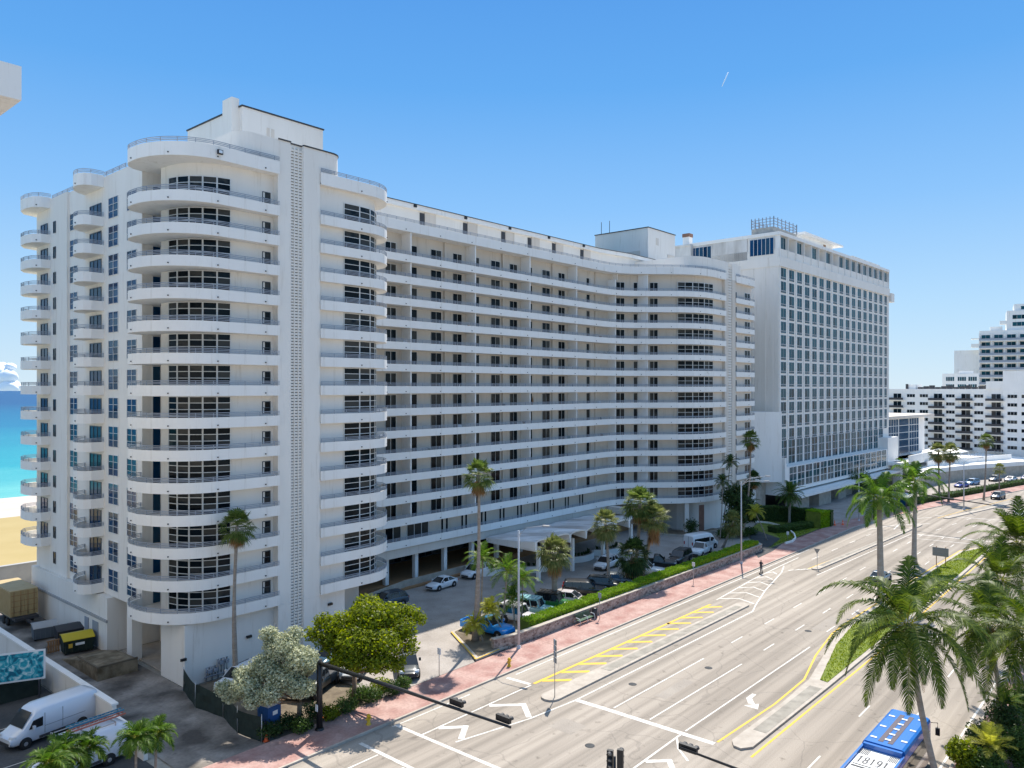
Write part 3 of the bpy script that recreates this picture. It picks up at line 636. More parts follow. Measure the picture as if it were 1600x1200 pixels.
add_windows('balcony_door', [(64.0, 77.3), (65.9, 77.3)], fz, fz + 2.5, 2, 1, range(1, 14), mx=0)
add_windows('balcony_door', [(56.5, 77.3), (59.5, 77.3)], fz, fz + 2.5, 2, 1, range(1, 14), mx=0)
for seg, nx in (([(115.9, 76.25), (117.3, 75.3)], 2), ([(118.6, 74.3), (119.6, 73.2)], 2), ([(120.6, 72.15), (121.6, 71.0)], 2)):
    add_windows('balcony_door', seg, fz, fz + 2.5, nx, 1, range(0, 14), mx=0)
add_windows('window', [(123.85, 68.35), (126.1, 66.55), (128.45, 65.48), (131, 65.03)], fz + .2, fz + 2.6, 2, 3, ALL, mx=99 + 0, fw=.07)
add_windows('window', [(140.2, 65.0), (140.9, 65.0)], fz + .8, fz + 2.1, 1, 1, ALL, frame='darkframe', mx=0)
add_windows('window', [(144.4, 65.0), (146.9, 65.0)], fz + .2, fz + 2.3, 2, 1, ALL, 'bluewin', mx=0)
# second storey fittings
for a, b, nx in ((64.0, 66.7, 2), (67.7, 71.6, 3), (56, 60, 3), (111.0, 112.4, 2)): window(restw, restf, [(a, 77.3), (b, 77.3)], fz, fz + 2.3, nx, 1)
for k in range(8):
    for dx in (-.4, .4): window(restw, None, [(78.5 + 4.05 * k + dx - .17, 77.3), (78.5 + 4.05 * k + dx + .17, 77.3)], fz, fz + 2.2, 1, 1)
window(restw, None, [(74.0, 77.3), (74.35, 77.3)], fz, fz + 2.2); window(restw, None, [(74.9, 77.3), (75.25, 77.3)], fz, fz + 2.2)
o = restw.build('window', 'glass', B, kind='stuff'); restf.build('frame', 'whiteframe', o)
o = restd.build('balcony_door', 'glass', B, kind='stuff'); restdf.build('frame', 'whiteframe', o)
for X0 in [54.8, 66.9, 79.0, 91.1, 103.2]:
    mb = MB(); mb.box(X0 + 7.5, X0 + 7.85, 77.0, 77.28, lev(1) + .181, 46.14); mb.build('pilaster', 'cream', B)
mb = MB(); mb.box(72.4, 110, 77.1, 77.29, fz + .002, fz + .3); mb.build('skirting', 'stucco', B)
# recessed top storey
mb = MB(); mb.prism([(52, 78.6), (114, 78.6), (122, 77.5), (131, 77.5), (131, 93), (52, 93)], 46.5, 50.1, 0)
for i, x in enumerate([59.5, 71.2, 79.6, 87.9, 94.2, 100.5, 108.4, 116.6, 128.6]):
    if x < 114: mb.box(x, x + .8, 78.5, 78.599, 46.8, 49.9, 1); mb.box(x + .85, x + 2.9, 78.45, 78.598, 46.6, 50.09, 2)
mb.build('top_storey', ['stucco', 'darkgrey', 'cream'], B)
mb = MB(); mb.prism([(52, 78.15), (114, 78.15), (122, 77.0), (130.9, 77.0), (130.9, 93.5), (52, 93.5)], 50.101, 50.75, 0)
mb.prism([(51.9, 78.05), (114, 78.05), (122, 76.9), (130.95, 76.9), (130.95, 93.6), (51.9, 93.6)], 50.751, 50.84, 1)
mb.build('roof', ['stucco2', 'darkgrey'], B)
x = 60
while x < 112: mb = MB(); mb.box(x, x + .45, 77.95, 78.149, 50.35, 50.7); mb.build('roof_lamp', 'black', B); x += 9.7
# far tower top
mb = MB(); mb.prism(arc(129, 68, 4.5, 3.2, 180, 270, 8) + [(134.8, 64.5), (136.3, 64.5), (136.3, 64.9), (137.9, 64.9), (137.9, 64.5), (141.5, 64.5), (143, 66), (143, 78.6), (124.5, 78.6)], 46.5, 49.6, 0, 1); mb.build('rooftop_block', ['stucco', 'rooftop'], B)
mb = MB(); mb.box(136.3, 137.9, 64.86, 64.895, 5.5, 47.2, 1)
for xx in (136.35, 136.85, 137.35, 137.8): mb.box(xx, xx + .07, 64.6, 64.855, 5.5, 49.5, 0)
z = 6
while z < 49: mb.box(136.43, 137.79, 64.65, 64.85, z, z + .28, 0); z += .5
mb.build('vent_screen', ['stucco', 'grey'], B)
# arcade and ground floor of the slab
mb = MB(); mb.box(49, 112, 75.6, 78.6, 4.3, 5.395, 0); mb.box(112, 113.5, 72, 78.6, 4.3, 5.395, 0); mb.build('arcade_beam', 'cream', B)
mb = MB(); mb.box(49, 122, 76.2, 86, .0, .9, 0); mb.box(49, 80, 74.9, 76.19, .0, .35, 0); mb.build('arcade_floor', 'wood', B)
mb = MB(); mb.box(48, 122, 85, 86, .9, 5.39, 0); mb.build('lobby_wall', 'darkgrey', B)
x = 56
while x < 112: win_part(B, 'lobby_window', [(x, 85), (x + 5.4, 85)], .95, 3.2, 4, 1, 'glass', 'darkframe'); x += 6
mb = MB(); mb.box(-.28, .28, -.28, .28, 0, 4.3)
c0 = None
for x in (58.5, 63.6, 68.6, 73.9, 79.3, 84.6, 90, 95.4, 100.8, 106.2):
    if c0 is None: c0 = mb.build('column', 'stucco2', B, org=(0, 0, 0)); 
    else: c = c0.copy(); COL.objects.link(c); c0 = c
    c0.location = (x - 31.6, 76.6 - 65, .0); c0.parent = B
mb = MB(); mb.box(49, 49.6, 69.7, 76, 0, 5.39); mb.wall([(48.9, 71.9), (58, 73.6), (66, 75.5), (78, 75.6)], 0.1, 1.2, .2); mb.build('ramp_wall', 'limestone', B)
# far tower ground floor with the drive-through
mb = MB(); mb.prism([(126.6, 65.6), (128, 65.2), (131, 65.1), (150, 65.1), (150, 99), (129.5, 99), (129.5, 80), (126.6, 70)], 0, 5.39, 0); mb.box(108, 126.4, 92, 93, 0, 5.39, 1)
mb.prism([(124.1, 67.0), (124.7, 66.5), (125.2, 67.1), (124.6, 67.6)], 0, 5.39, 0)
mb.build('ground_floor_wall', ['stucco', 'cream'], B)
mb = MB(); mb.bar((126.65, 65.62), (127.9, 65.25), .1, 4.9, .02, .06); mb.build('entrance_recess', 'brick', B)
mb = MB(); mb.wall([(119.6, 73.6), (119.4, 68.2), (120.6, 65.6), (124, 64.2), (131, 62.6)], 0, .45, .25, 0); mb.prism([(119.9, 73), (119.8, 68.4), (121, 66), (124, 64.6), (131, 63), (131, 65), (125, 66), (124, 73)], 0, .3, 1); mb.build('planter_kerb', ['kerb', 'dirt'], B)

# porte-cochere canopy (attached to the building)
mb = MB()
nb = 7; W = 3.75; xs0 = 77.9
for i in range(nb):
    xa = xs0 + i * W; n = 8
    prof = []
    for k in range(n + 1):
        t = k / n; prof.append((xa + W * t, .42 * (math.sin(math.pi * t) ** .3)))
    for k in range(n):
        (x0, h0), (x1, h1) = prof[k], prof[k + 1]
        yf, ybk = 63.6, 75.2; zf, zb_ = 5.75, 4.55
        mb.add([(x0, yf, zf + h0), (x1, yf, zf + h1), (x1 + 3, ybk, zb_ + h1 * .25), (x0 + 3, ybk, zb_ + h0 * .25)], [(0, 1, 2, 3)], 1, True)
        mb.add([(x0, yf, zf + h0 - .22), (x1, yf, zf + h1 - .22), (x1 + 3, ybk, zb_ + h1 * .25 - .3), (x0 + 3, ybk, zb_ + h0 * .25 - .3)], [(3, 2, 1, 0)], 0, True)
        mb.add([(x0, yf, zf + h0 - .22), (x1, yf, zf + h1 - .22), (x1, yf, zf + h1), (x0, yf, zf + h0)], [(0, 1, 2, 3)], 0)
xe = xs0 + nb * W
mb.hexa([(xs0, 63.6, 4.6), (xs0 + .3, 63.6, 4.6), (xs0 + 3.3, 75.2, 3.9), (xs0 + 3, 75.2, 3.9), (xs0, 63.6, 5.74), (xs0 + .3, 63.6, 5.74), (xs0 + 3.3, 75.2, 4.54), (xs0 + 3, 75.2, 4.54)], 0)
mb.hexa([(xe, 63.6, 4.6), (xe + .3, 63.6, 4.6), (xe + 3.3, 75.2, 3.9), (xe + 3, 75.2, 3.9), (xe, 63.6, 5.74), (xe + .3, 63.6, 5.74), (xe + 3.3, 75.2, 4.54), (xe + 3, 75.2, 4.54)], 0)
for i in range(0, nb + 1):
    x = xs0 + i * W
    mb.add([(x - .12, 63.58, 4.7), (x + .12, 63.58, 4.7), (x + .25, 63.58, 5.9), (x - .25, 63.58, 5.9), (x - .12, 66, 5.0), (x + .12, 66, 5.0), (x + .25, 66, 5.7), (x - .25, 66, 5.7)], [(0, 1, 2, 3), (1, 5, 6, 2), (4, 0, 3, 7), (5, 4, 7, 6), (0, 4, 5, 1)], 0)
mb.build('canopy', ['stucco2', 'canopyroof'], B)
mb = MB(); mb.box(-.22, .22, -.22, .22, 0, 4.75); cc = None
for x in (80.3, 87.9, 95.5, 103.2):
    if cc is None: cc = mb.build('column', 'stucco2', B, org=(0, 0, 0))
    else: c = cc.copy(); COL.objects.link(c); cc = c
    cc.location = (x - 31.6, .1, 0)
PLN = ['behind the leftmost canopy column', 'under the middle of the canopy', 'behind the white crossover', 'beside the facade left of the canopy']
for (cx, cy, r_, a0, a1) in ((86.5, 71.5, 5, 200, 330), (94.5, 70.0, 3.8, 200, 330), (101.5, 69.5, 3.8, 200, 330), (79.5, 74.5, 3.6, 190, 320)):
    mb = MB(); mb.wall(arc(cx, cy, r_, r_ * .8, a0, a1, 12), .1, 1.0, .25); mb.build('curved_planter_wall', 'stucco2', B)
    g = MB()
    for (px, py) in arc(cx, cy, r_ - .9, (r_ - .9) * .8, a0 + 8, a1 - 8, 9):
        for q in range(40):
            a = random.uniform(0, 6.28); e = random.uniform(.2, .9); v = Vector((math.cos(a) * .35, math.sin(a) * .35, e)); p = Vector((px, py, .9)) + v * random.uniform(.1, .5); s_ = .1
            g.add([tuple(p), tuple(p + Vector((s_, s_, .1))), tuple(p + v * .4), tuple(p + Vector((-s_, s_, .05)))], [(0, 1, 2, 3)])
    tag(g.build('planter_shrub', 'leaf_dark'), 'dark shrubs in the curved white planter ' + PLN.pop(0), 'shrub', 'shrubs in the lobby planters')

# ================================================================ HOTEL TOWER
HA = R(-1.6)
Hh = empty('hotel_tower', (159, 64, 0), 'weathered white hotel slab with a grid of small square windows', 'building', rz=HA, local=True)
L = 72.6
mb = MB(); mb.box(0, L, .0, 21, 9, 55.4, 0); mb.box(-.05, 0, 1.2, 1.9, 20, 50, 0)
for y in (2.8, 5.6, 8.4, 12, 15, 18): mb.box(-.12, 0, y, y + .35, 12, 51.5, 0)
mb.box(-.15, L + .1, -.35, 21, 51.6, 53.6, 0); mb.box(L, L + 2.6, -.8, 8, 50, 52.4, 0); mb.build('wall', 'stucco', Hh)
for i in range(18):
    x = .35 + i * 4.24 if i < 17 else L - .5
    mb = MB(); mb.box(x - .16, x + .16, -.22, -.001, 15, 51.59); mb.build('facade_rib', 'stucco2', Hh)
mb = MB(); mb.box(.2, L - .4, 1.4, 20.5, 55.4, 58.2, 0); mb.box(-.1, L, -.3, 21, 58.2, 58.9, 0)
for i in range(18): mb.box(i * 4.24 - .1 + .3, i * 4.24 + .35, -.25, 1.39, 53.6, 58.19, 0)
mb.build('crown_storey', ['stucco2', 'weathered'], Hh)
mb = MB(); mb.box(0, .3, 7, 35, 53.6, 58.2, 0); mb.box(-1.2, 6, 20, 40, 53.6, 58.2, 0); mb.box(-1.4, 6, 20, 41, 58.2, 58.6, 0); mb.box(0, 20, 21, 38, 9, 53.5, 0); mb.box(-.05, -.001, 9, 20, 53.7, 58.1, 0) if False else None
mb.build('rear_wing', 'weathered', Hh)
win_part(Hh, 'penthouse_window', [(-.0, 21.5), (-.0, 15.5)], 54.4, 57.8, 6, 1, 'bluewin'); win_part(Hh, 'penthouse_window', [(-.06, 6.4), (-.06, 1.0)], 54.2, 57.8, 6, 1, 'bluewin')
for i in range(17):
    x = 1.0 + i * 4.24
    if i % 2 == 0 or i > 8: win_part(Hh, 'penthouse_window', [(x + .6, .3), (x + 3, .3)], 54.6, 58.0, 2, 1, 'tealglass')
    else: q_ = MB(); q_.box(x + 1.6, x + 3, 1.3, 1.39, 55.4, 57.2); q_.build('balcony_door', 'darkframe', Hh)
mb = MB(); mb.box(25, 44, 5, 17, 58.9, 62.4, 0); mb.box(23, 48, 3.6, 18, 62.4, 62.8, 0); mb.box(38, 39.4, 4.9, 4.99, 59.5, 61.9, 1); mb.build('roof_house', ['stucco2', 'wood'], Hh)
mb = MB(); mb.box(1, 13, 1.5, 6.5, 58.9, 60.3, 0); mb.build('equipment_deck', 'concrete', Hh)
mb = MB()
for (a, b) in (((1, 1.5), (13, 1.5)), ((13, 1.5), (13, 6.5)), ((13, 6.5), (1, 6.5)), ((1, 6.5), (1, 1.5))):
    for zz in (60.8, 61.4, 62.0): mb.bar(a, b, zz, zz + .1, 0, .1)
    for q in range(7):
        p = (a[0] + (b[0] - a[0]) * q / 6, a[1] + (b[1] - a[1]) * q / 6); mb.box(p[0] - .07, p[0] + .07, p[1] - .07, p[1] + .07, 60.3, 62.5)
mb.build('scaffold_rail', 'bluerail', Hh)
mb = MB(); mb.box(1.5, 3.1, 22, 23.6, 58.6, 60.9, 0); mb.box(1.4, 3.2, 21.9, 23.7, 60.9, 61.7, 1); mb.build('chimney', ['stucco2', 'brick'], Hh)
mb = MB(); mb.box(50, L - 1, 2, 18, 58.9, 60.3, 0); mb.build('roof_parapet', 'weathered', Hh)
hx = [(0.95 + i * 4.235) for i in range(16)] + [68.3]
def hz(r): return 49.0 - 2.84 * r
proto = None; rg, rf = MB(), MB(); cnt = 0
for i, x in enumerate(hx):
    for r_ in range(13):
        z = hz(r_)
        if cnt < 100:
            if proto is None:
                g, f = MB(), MB(); window(g, f, [(0, 0), (2.65, 0)], .45, 2.4, 2, 1, .05); window(g, f, [(0, 0), (2.65, 0)], -.05, .42, 4, 1, .05)
                proto = g.build('window', 'tealglass', Hh); f.build('frame', 'lightgrey', proto); c = proto
            else: c = copy_tree(proto, Hh)
            c.location = (x, 0, z); cnt += 1
        else: window(rg, rf, [(x, 0), (x + 2.65, 0)], z + .45, z + 2.4, 2, 1, .05); window(rg, rf, [(x, 0), (x + 2.65, 0)], z - .05, z + .42, 4, 1, .05)
for i, x in enumerate(hx):
    window(rg, rf, [(x - .3, 0), (x + 3.0, 0)], 13.4 if i > 14 else 9.6, 14.3, 2, 2, .1) if False else None
    if i < 16: window(rg, rf, [(x - .3, 0), (x + 3.1, 0)], 9.7, 14.9, 2, 3, .12)
o = rg.build('window', 'tealglass', Hh, kind='stuff'); rf.build('frame', 'lightgrey', o)
# projecting glazed base box
mb = MB(); mb.box(-1.2, 64, -2.2, 10, 4.3, 9.55, 0); mb.box(-1.9, -1.2, -2.2, 12, 3.6, 11.5, 0); mb.prism([(-7, 3), (-1.9, -1.5), (-1.9, 12), (-7, 12)], 6.5, 21, 0); mb.box(64, 73, -2.4, 6, 4.3, 12.5, 0); mb.build('podium_wall', 'stucco2', Hh)
for i in range(15): win_part(Hh, 'podium_window', [(i * 4.235 + .1, -2.2), (i * 4.235 + 3.9, -2.2)], 5.0, 9.5, 2, 3, 'tealglass', 'whiteframe', .12)
mb = MB(); mb.box(-.8, 66, -5.2, 2, 3.4, 3.85, 0); mb.box(66, 68, -5, -3, 0, 6, 0); mb.box(64, 95, -7, 12, 5.2, 6.0, 0); mb.box(66, 96, -7.2, -6.9, 6.0, 7.8, 0); mb.build('entrance_canopy', 'stucco2', Hh)
for q_ in ((1, 10, -2.5, -1.0, 0, 2.4), (13, 20, -3.5, 0, 0, 2.8), (26, 31, -3, 1, 0, 3.3), (34, 38, -2, 2, 0, 3.35)): mb = MB(); mb.box(*q_); mb.build('stone_pier', 'limestone', Hh)
mb = MB(); mb.box(-2, 66, 4, 8, 0, 4.25, 1); mb.box(-6.5, -2, 2, 12, 0, 6.4, 0)
mb.build('ground_floor_wall', ['limestone', 'darkgrey'], Hh)

# low glass banquet wing of the hotel
Wg = empty('glass_pavilion', (231, 64, 0), 'low white pavilion with tall blue glass curtain wall beside the hotel tower', 'building', rz=R(-6), local=True)
mb = MB(); mb.box(2, 34, 0, 25, 6, 17.2, 0); mb.box(0, 20, 8, 30, 17.2, 21.5, 0); mb.box(-2, 40, -3, 24, 3.6, 5.6, 0); mb.box(-3, 43, -4, 24, 5.6, 6.0, 0); mb.build('wall', 'stucco2', Wg)
mb = MB(); mb.box(0, 38, -1.5, 27, 17.2, 17.9); mb.build('roof', 'cream', Wg)
for p_, nx_ in (([(2.1, 0), (13, 0)], 6), ([(13.3, 0), (21, 0)], 1), ([(21.3, 0), (29, 0)], 4), ([(2, 12), (2, .2)], 5)): win_part(Wg, 'curtain_wall', p_, 6.6, 17, nx_, 5, 'blueglass', 'whiteframe', .16)
for x in (0, 30): mb = MB(); mb.box(x, x + 2, -2.5, -1, 0, 3.59); mb.build('column', 'stucco2', Wg)
# curved ramp wall with pavement below
sheet('service_road', [[(186, 46), (202, 42.2), (233, 35.5), (300, 20), (300, 32), (262, 42), (240, 50), (214, 54), (190, 56)]], .1, 'paver')
r = empty('curved_ramp_wall', (215, 50, 0), 'curved limestone retaining wall with white top below the pavilion terrace', 'wall')
rp = [(212, 50), (218, 50.6), (226, 50.6), (236, 49.4), (246, 46.6), (258, 41.6), (290, 28)]
mb = MB(); mb.wall(rp, 0, 3.0, .5); mb.build('stone_face', 'limestone', r)
mb = MB(); mb.wall(off(rp, -.1), 3.0, 4.2, .7); mb.build('parapet', 'stucco2', r)
r = empty('terrace', (240, 56, 0), 'white raised terrace with railings in front of the pavilion', 'terrace')
mb = MB(); mb.prism([(228, 52.5), (240, 50.5), (252, 46), (290, 31), (300, 52), (262, 64), (232, 60)], 2.2, 3.9); mb.build('deck', 'stucco2', r)
mb = MB(); mb.wall([(240, 54), (262, 47), (282, 40)], 3.9, 5.4, .3); mb.build('low_wall', 'stucco2', r)
mb = MB()
for i in range(22): x = 245 + i * 1.8; mb.box(x, x + .12, 54.5 - i * .6, 54.6 - i * .6, 3.9, 6.6)
mb.build('railing', 'bluerail', r)
r = empty('event_tent', (253, 52, 3.9), 'white peaked event tent on the terrace', 'tent')
mb = MB()
for (cx, cy) in ((249.5, 54.5), (257, 51.5)):
    b4 = [(cx - 3.6, cy - 3.2, 7.2), (cx + 3.6, cy - 3.8, 7.2), (cx + 3.9, cy + 3.3, 7.2), (cx - 3.3, cy + 3.8, 7.2)]; mid_ = [((p[0] - cx) * .45 + cx, (p[1] - cy) * .45 + cy, 8.0) for p in b4]
    mb.add(b4 + mid_ + [(cx, cy, 9.6)], [(0, 1, 5, 4), (1, 2, 6, 5), (2, 3, 7, 6), (3, 0, 4, 7), (4, 5, 8), (5, 6, 8), (6, 7, 8), (7, 4, 8)])
    for p in b4: mb.box(p[0] - .08, p[0] + .08, p[1] - .08, p[1] + .08, 3.9, 7.2)
mb.build('tent_roof', 'whiteplastic', r)

# far white condo block and towers behind ----------------------------------------
def along(u, d): l = (u - 800) / F * d; return (d * CC + l * SS, d * SS - l * CC)
def facade_s(u, u0, d0, ang):   # distance along a facade starting on the ray u0 at depth d0, heading ang
    t = (u - 800) / F; l0 = (u0 - 800) / F * d0; a_ = R(ang - 41); return (t * d0 - l0) / (-math.sin(a_) - t * math.cos(a_))
P0 = along(1374, 287)
def cs(u): return facade_s(u, 1374, 287, -100)
Cn = empty('condo_block', (P0[0], P0[1], 0), 'long low white condo block with dark balcony railings in the distance', 'building', rz=R(-100), local=True)
mb = MB(); mb.box(0, cs(1640), 0, 18, 0, 25.6, 0); mb.box(cs(1541), cs(1640), -.3, 15.9, 25.6, 28.2, 0); mb.box(cs(1568), cs(1640), -.6, 14, 0, 31.6, 0); mb.box(cs(1410), cs(1425), 3, 8, 25.6, 27.2, 0); mb.build('wall', 'stucco2', Cn)
mb = MB(); mb.box(cs(1410), cs(1413.5), 2.6, 3, 25.6, 27.4); mb.build('chimney', 'darkgrey', Cn)
for i in range(14): x = cs(1428) + i * 2.0; mb = MB(); mb.box(x, x + 1.4, 3, 4.4, 25.6, 26.3 + .3 * (i % 3)); mb.build('air_conditioner', 'darkgrey', Cn)
def put(proto_, parent, x, z, y=0):
    c = copy_tree(proto_, parent); c.location = (x, y, z); return c
pr = None
for fl in range(7):
    z = 22.0 - fl * 2.8
    for x in [cs(q) for q in (1417, 1437, 1478, 1522)] + [cs(1575), cs(1597)]:
        if pr is None: pr = win_part(Cn, 'window', [(0, 0), (2.9, 0)], .6, 1.8, 3, 1, 'glass', 'whiteframe', .07); pr.location = (x, 0, z)
        else: put(pr, Cn, x, z, -.6 if x > cs(1570) else 0)
pr = None; pb = None
for fl in range(7):
    z = 22.0 - fl * 2.8
    for x in [cs(q) for q in (1396, 1459, 1502, 1549)]:
        if pr is None:
            pr = win_part(Cn, 'balcony_door', [(0, 0), (2.9, 0)], -.2, 2.0, 2, 1); pr.location = (x, 0, z)
            bl = MB(); bl.box(-1.4, 4.0, -1.3, -.05, -.5, -.35, 0); bl.bar((-1.4, -1.3), (4.0, -1.3), -.35, .45, -.05, .03, 1); bl.bar((-1.4, -.1), (-1.4, -1.2), -.35, .45, -.05, .03, 1); pb = bl.build('balcony', ['stucco2', 'darkgrey'], Cn); pb.location = (x, 0, z)
        else: put(pr, Cn, x, z); put(pb, Cn, x, z)
mb = MB(); mb.box(8, 60, -14, -13, 0, 2.2, 0); mb.build('podium', 'lightgrey', Cn)
P1 = along(1530, 330)
Ct = empty('condo_tower', (P1[0], P1[1], 0), 'tall stepped white tower with gridded balconies at the right edge', 'building', rz=R(-80), local=True)
mb = MB(); mb.box(0, 40, .9, 22, 0, 50.4, 0); mb.box(10, 40, 2, 20, 50.4, 58.6, 0); mb.box(12.6, 40, 3, 18, 58.6, 61.4, 0); mb.box(-3, 0, 2, 6, 47, 47.4, 0); mb.box(-3, 0, 2, 6, 43.5, 45, 0); mb.box(4, 8.5, 4, 9, 50.4, 52.2, 0); mb.box(7.5, 10, 2.5, 6, 53, 54.5, 0)
mb.box(-9.4, 0, 6, 18, 0, 42.4, 0); mb.build('wall', 'stucco2', Ct)
pr = None; pb = None; n_ = 0; wg = MB()
for fl in range(15):
    z = 46.2 - fl * 3.1
    for i in range(8):
        n_ += 1
        if pr is None: pr = win_part(Ct, 'window', [(0, .9), (3.2, .9)], 0, 2.4, 2, 1, 'tealglass'); pr.location = (.8, 0, z)
        elif n_ <= 98: put(pr, Ct, .8 + i * 4.6, z)
        else: window(wg, None, [(.8 + i * 4.6, .9), (3.8 + i * 4.6, .9)], z, z + 2.3, 2, 1)
    if pb is None: bl = MB(); bl.box(0, 37, -.6, .9, -.35, -.1, 0); bl.bar((0, -.6), (37, -.6), -.1, .8, -.06, 0, 1); pb = bl.build('balcony', ['stucco2', 'bluerail'], Ct); pb.location = (0, 0, z)
    else: put(pb, Ct, 0, z)
wg.build('window', 'tealglass', Ct, kind='stuff')
for i in range(9): bl = MB(); bl.box(i * 4.6 - .15, i * 4.6 + .15, -.5, .89, 0, 49.2, 0); bl.build('fin_wall', 'stucco2', Ct)
for z in (55, 52): win_part(Ct, 'penthouse_window', [(12, 2), (20, 2)], z, z + 1.8, 5, 1, 'tealglass')
win_part(Ct, 'penthouse_window', [(15, 3), (22, 3)], 59, 60.5, 4, 1, 'tealglass')
P2 = along(1475, 305)
Cl = empty('office_annex', (P2[0], P2[1], 0), 'small white block with teal windows in front of the stepped tower', 'building', rz=R(-80), local=True)
mb = MB(); mb.box(-.6, 11.7, 0, 10, 0, 31.6); mb.box(5, 10, 3, 9, 31.6, 32.6); mb.build('wall', 'stucco2', Cl)
for fl in range(4):
    for x in (.6, 4.6, 8.2): win_part(Cl, 'window', [(x, 0), (x + 3, 0)], 28.6 - fl * 2.9, 30.4 - fl * 2.9, 4, 1, 'tealglass', 'whiteframe', .12)
# neighbour building whose roof edge enters at the upper left
Nb = empty('neighbor_building', (8, 45, 0), 'neighboring building showing only the corner of its white roof slab', 'building')
mb = MB(); mb.box(-25, 7, 44.5, 80, 0, 39.3); mb.build('wall', 'stucco', Nb)
mb = MB(); mb.box(-26, 12.15, 40.9, 84, 39.42, 41.0); mb.build('roof_slab', 'stucco2', Nb)

# ================================================================ VEGETATION
def rv(a, b): return random.uniform(a, b)
def frond(mb, base, az, el, L, n, ll, lw, droop, sag=1.0, rach=.03, twist=0., vee=.25):
    # curved rachis with two rows of drooping leaflets
    p = Vector(base); d = Vector((math.cos(az) * math.cos(el), math.sin(az) * math.cos(el), math.sin(el))); pts = [p.copy()]; ds = [d.copy()]; st = L / n
    for i in range(n):
        d = (d + Vector((0, 0, -sag * st / L * (0.5 + 1.6 * i / n)))).normalized(); p = p + d * st; pts.append(p.copy()); ds.append(d.copy())
    mb.tube([pts[i] for i in range(0, n + 1, max(1, n // 6))], [rach * (1 - .8 * i / (n // max(1, n // 6))) for i in range(len(range(0, n + 1, max(1, n // 6))))], 3, 1, cap=False)
    i0 = int(n * .14)
    for i in range(i0, n + 1):
        t = i / n; l = ll * (math.sin(math.pi * min(1, .12 + t * .93)) ** .55) * rv(.85, 1.1); dd = ds[i]; side = dd.cross(Vector((0, 0, 1)))
        if side.length < .05: side = Vector((math.sin(az), -math.cos(az), 0))
        side.normalize(); upv = side.cross(dd)
        for s in (-1, 1):
            v = (side * s * (1 - t * .35) + dd * (.35 + t * .7) + upv * (vee + rv(-.12, .12)) + Vector((rv(-.1, .1), rv(-.1, .1), rv(-.08, .02)))).normalized()
            v2 = (v + Vector((0, 0, -droop * rv(.7, 1.3)))).normalized(); wv = dd * lw * .5; a = pts[i]; m_ = a + v * l * .45; e = m_ + v2 * l * .55
            mb.add([tuple(a - wv * .6), tuple(a + wv * .6), tuple(m_ + wv), tuple(e), tuple(m_ - wv)], [(0, 1, 2, 4), (4, 2, 3)], 0)
def fan_leaf(mb, base, az, el, pet, r, nseg, m=0, spread=105, droop=.35):
    d = Vector((math.cos(az) * math.cos(el), math.sin(az) * math.cos(el), math.sin(el))); b = Vector(base); h = b + d * pet + Vector((0, 0, -.08 * pet))
    side = d.cross(Vector((0, 0, 1))); side = side.normalized() if side.length > .05 else Vector((1, 0, 0)); up = side.cross(d)
    mb.add([tuple(b + side * .02), tuple(b - side * .02), tuple(h - side * .015), tuple(h + side * .015)], [(0, 1, 2, 3)], 1)
    for k in range(nseg):
        a = R(-spread + 2 * spread * (k + .5) / nseg); c = (d * math.cos(a) + side * math.sin(a) + up * .15 * rv(.3, 1.3)).normalized(); hw = R(spread / nseg) * .9
        c1 = (d * math.cos(a - hw) + side * math.sin(a - hw)); c2 = (d * math.cos(a + hw) + side * math.sin(a + hw)); rr = r * rv(.85, 1.08) * (1 - .18 * abs(a) / 1.8)
        tip = h + c * rr + Vector((0, 0, -droop * rr * rv(.5, 1.2)))
        mb.add([tuple(h), tuple(h + c1 * rr * .55), tuple(tip), tuple(h + c2 * rr * .55)], [(0, 1, 2, 3)], m)
def trunk_pts(b, t, n=7, bend=.0):
    b, t = Vector(b), Vector(t); out = []
    for i in range(n + 1):
        s = i / n; p = b.lerp(t, s); sd = math.sin(math.pi * s) * bend; out.append(p + Vector((sd, -sd * .5, 0)))
    return out
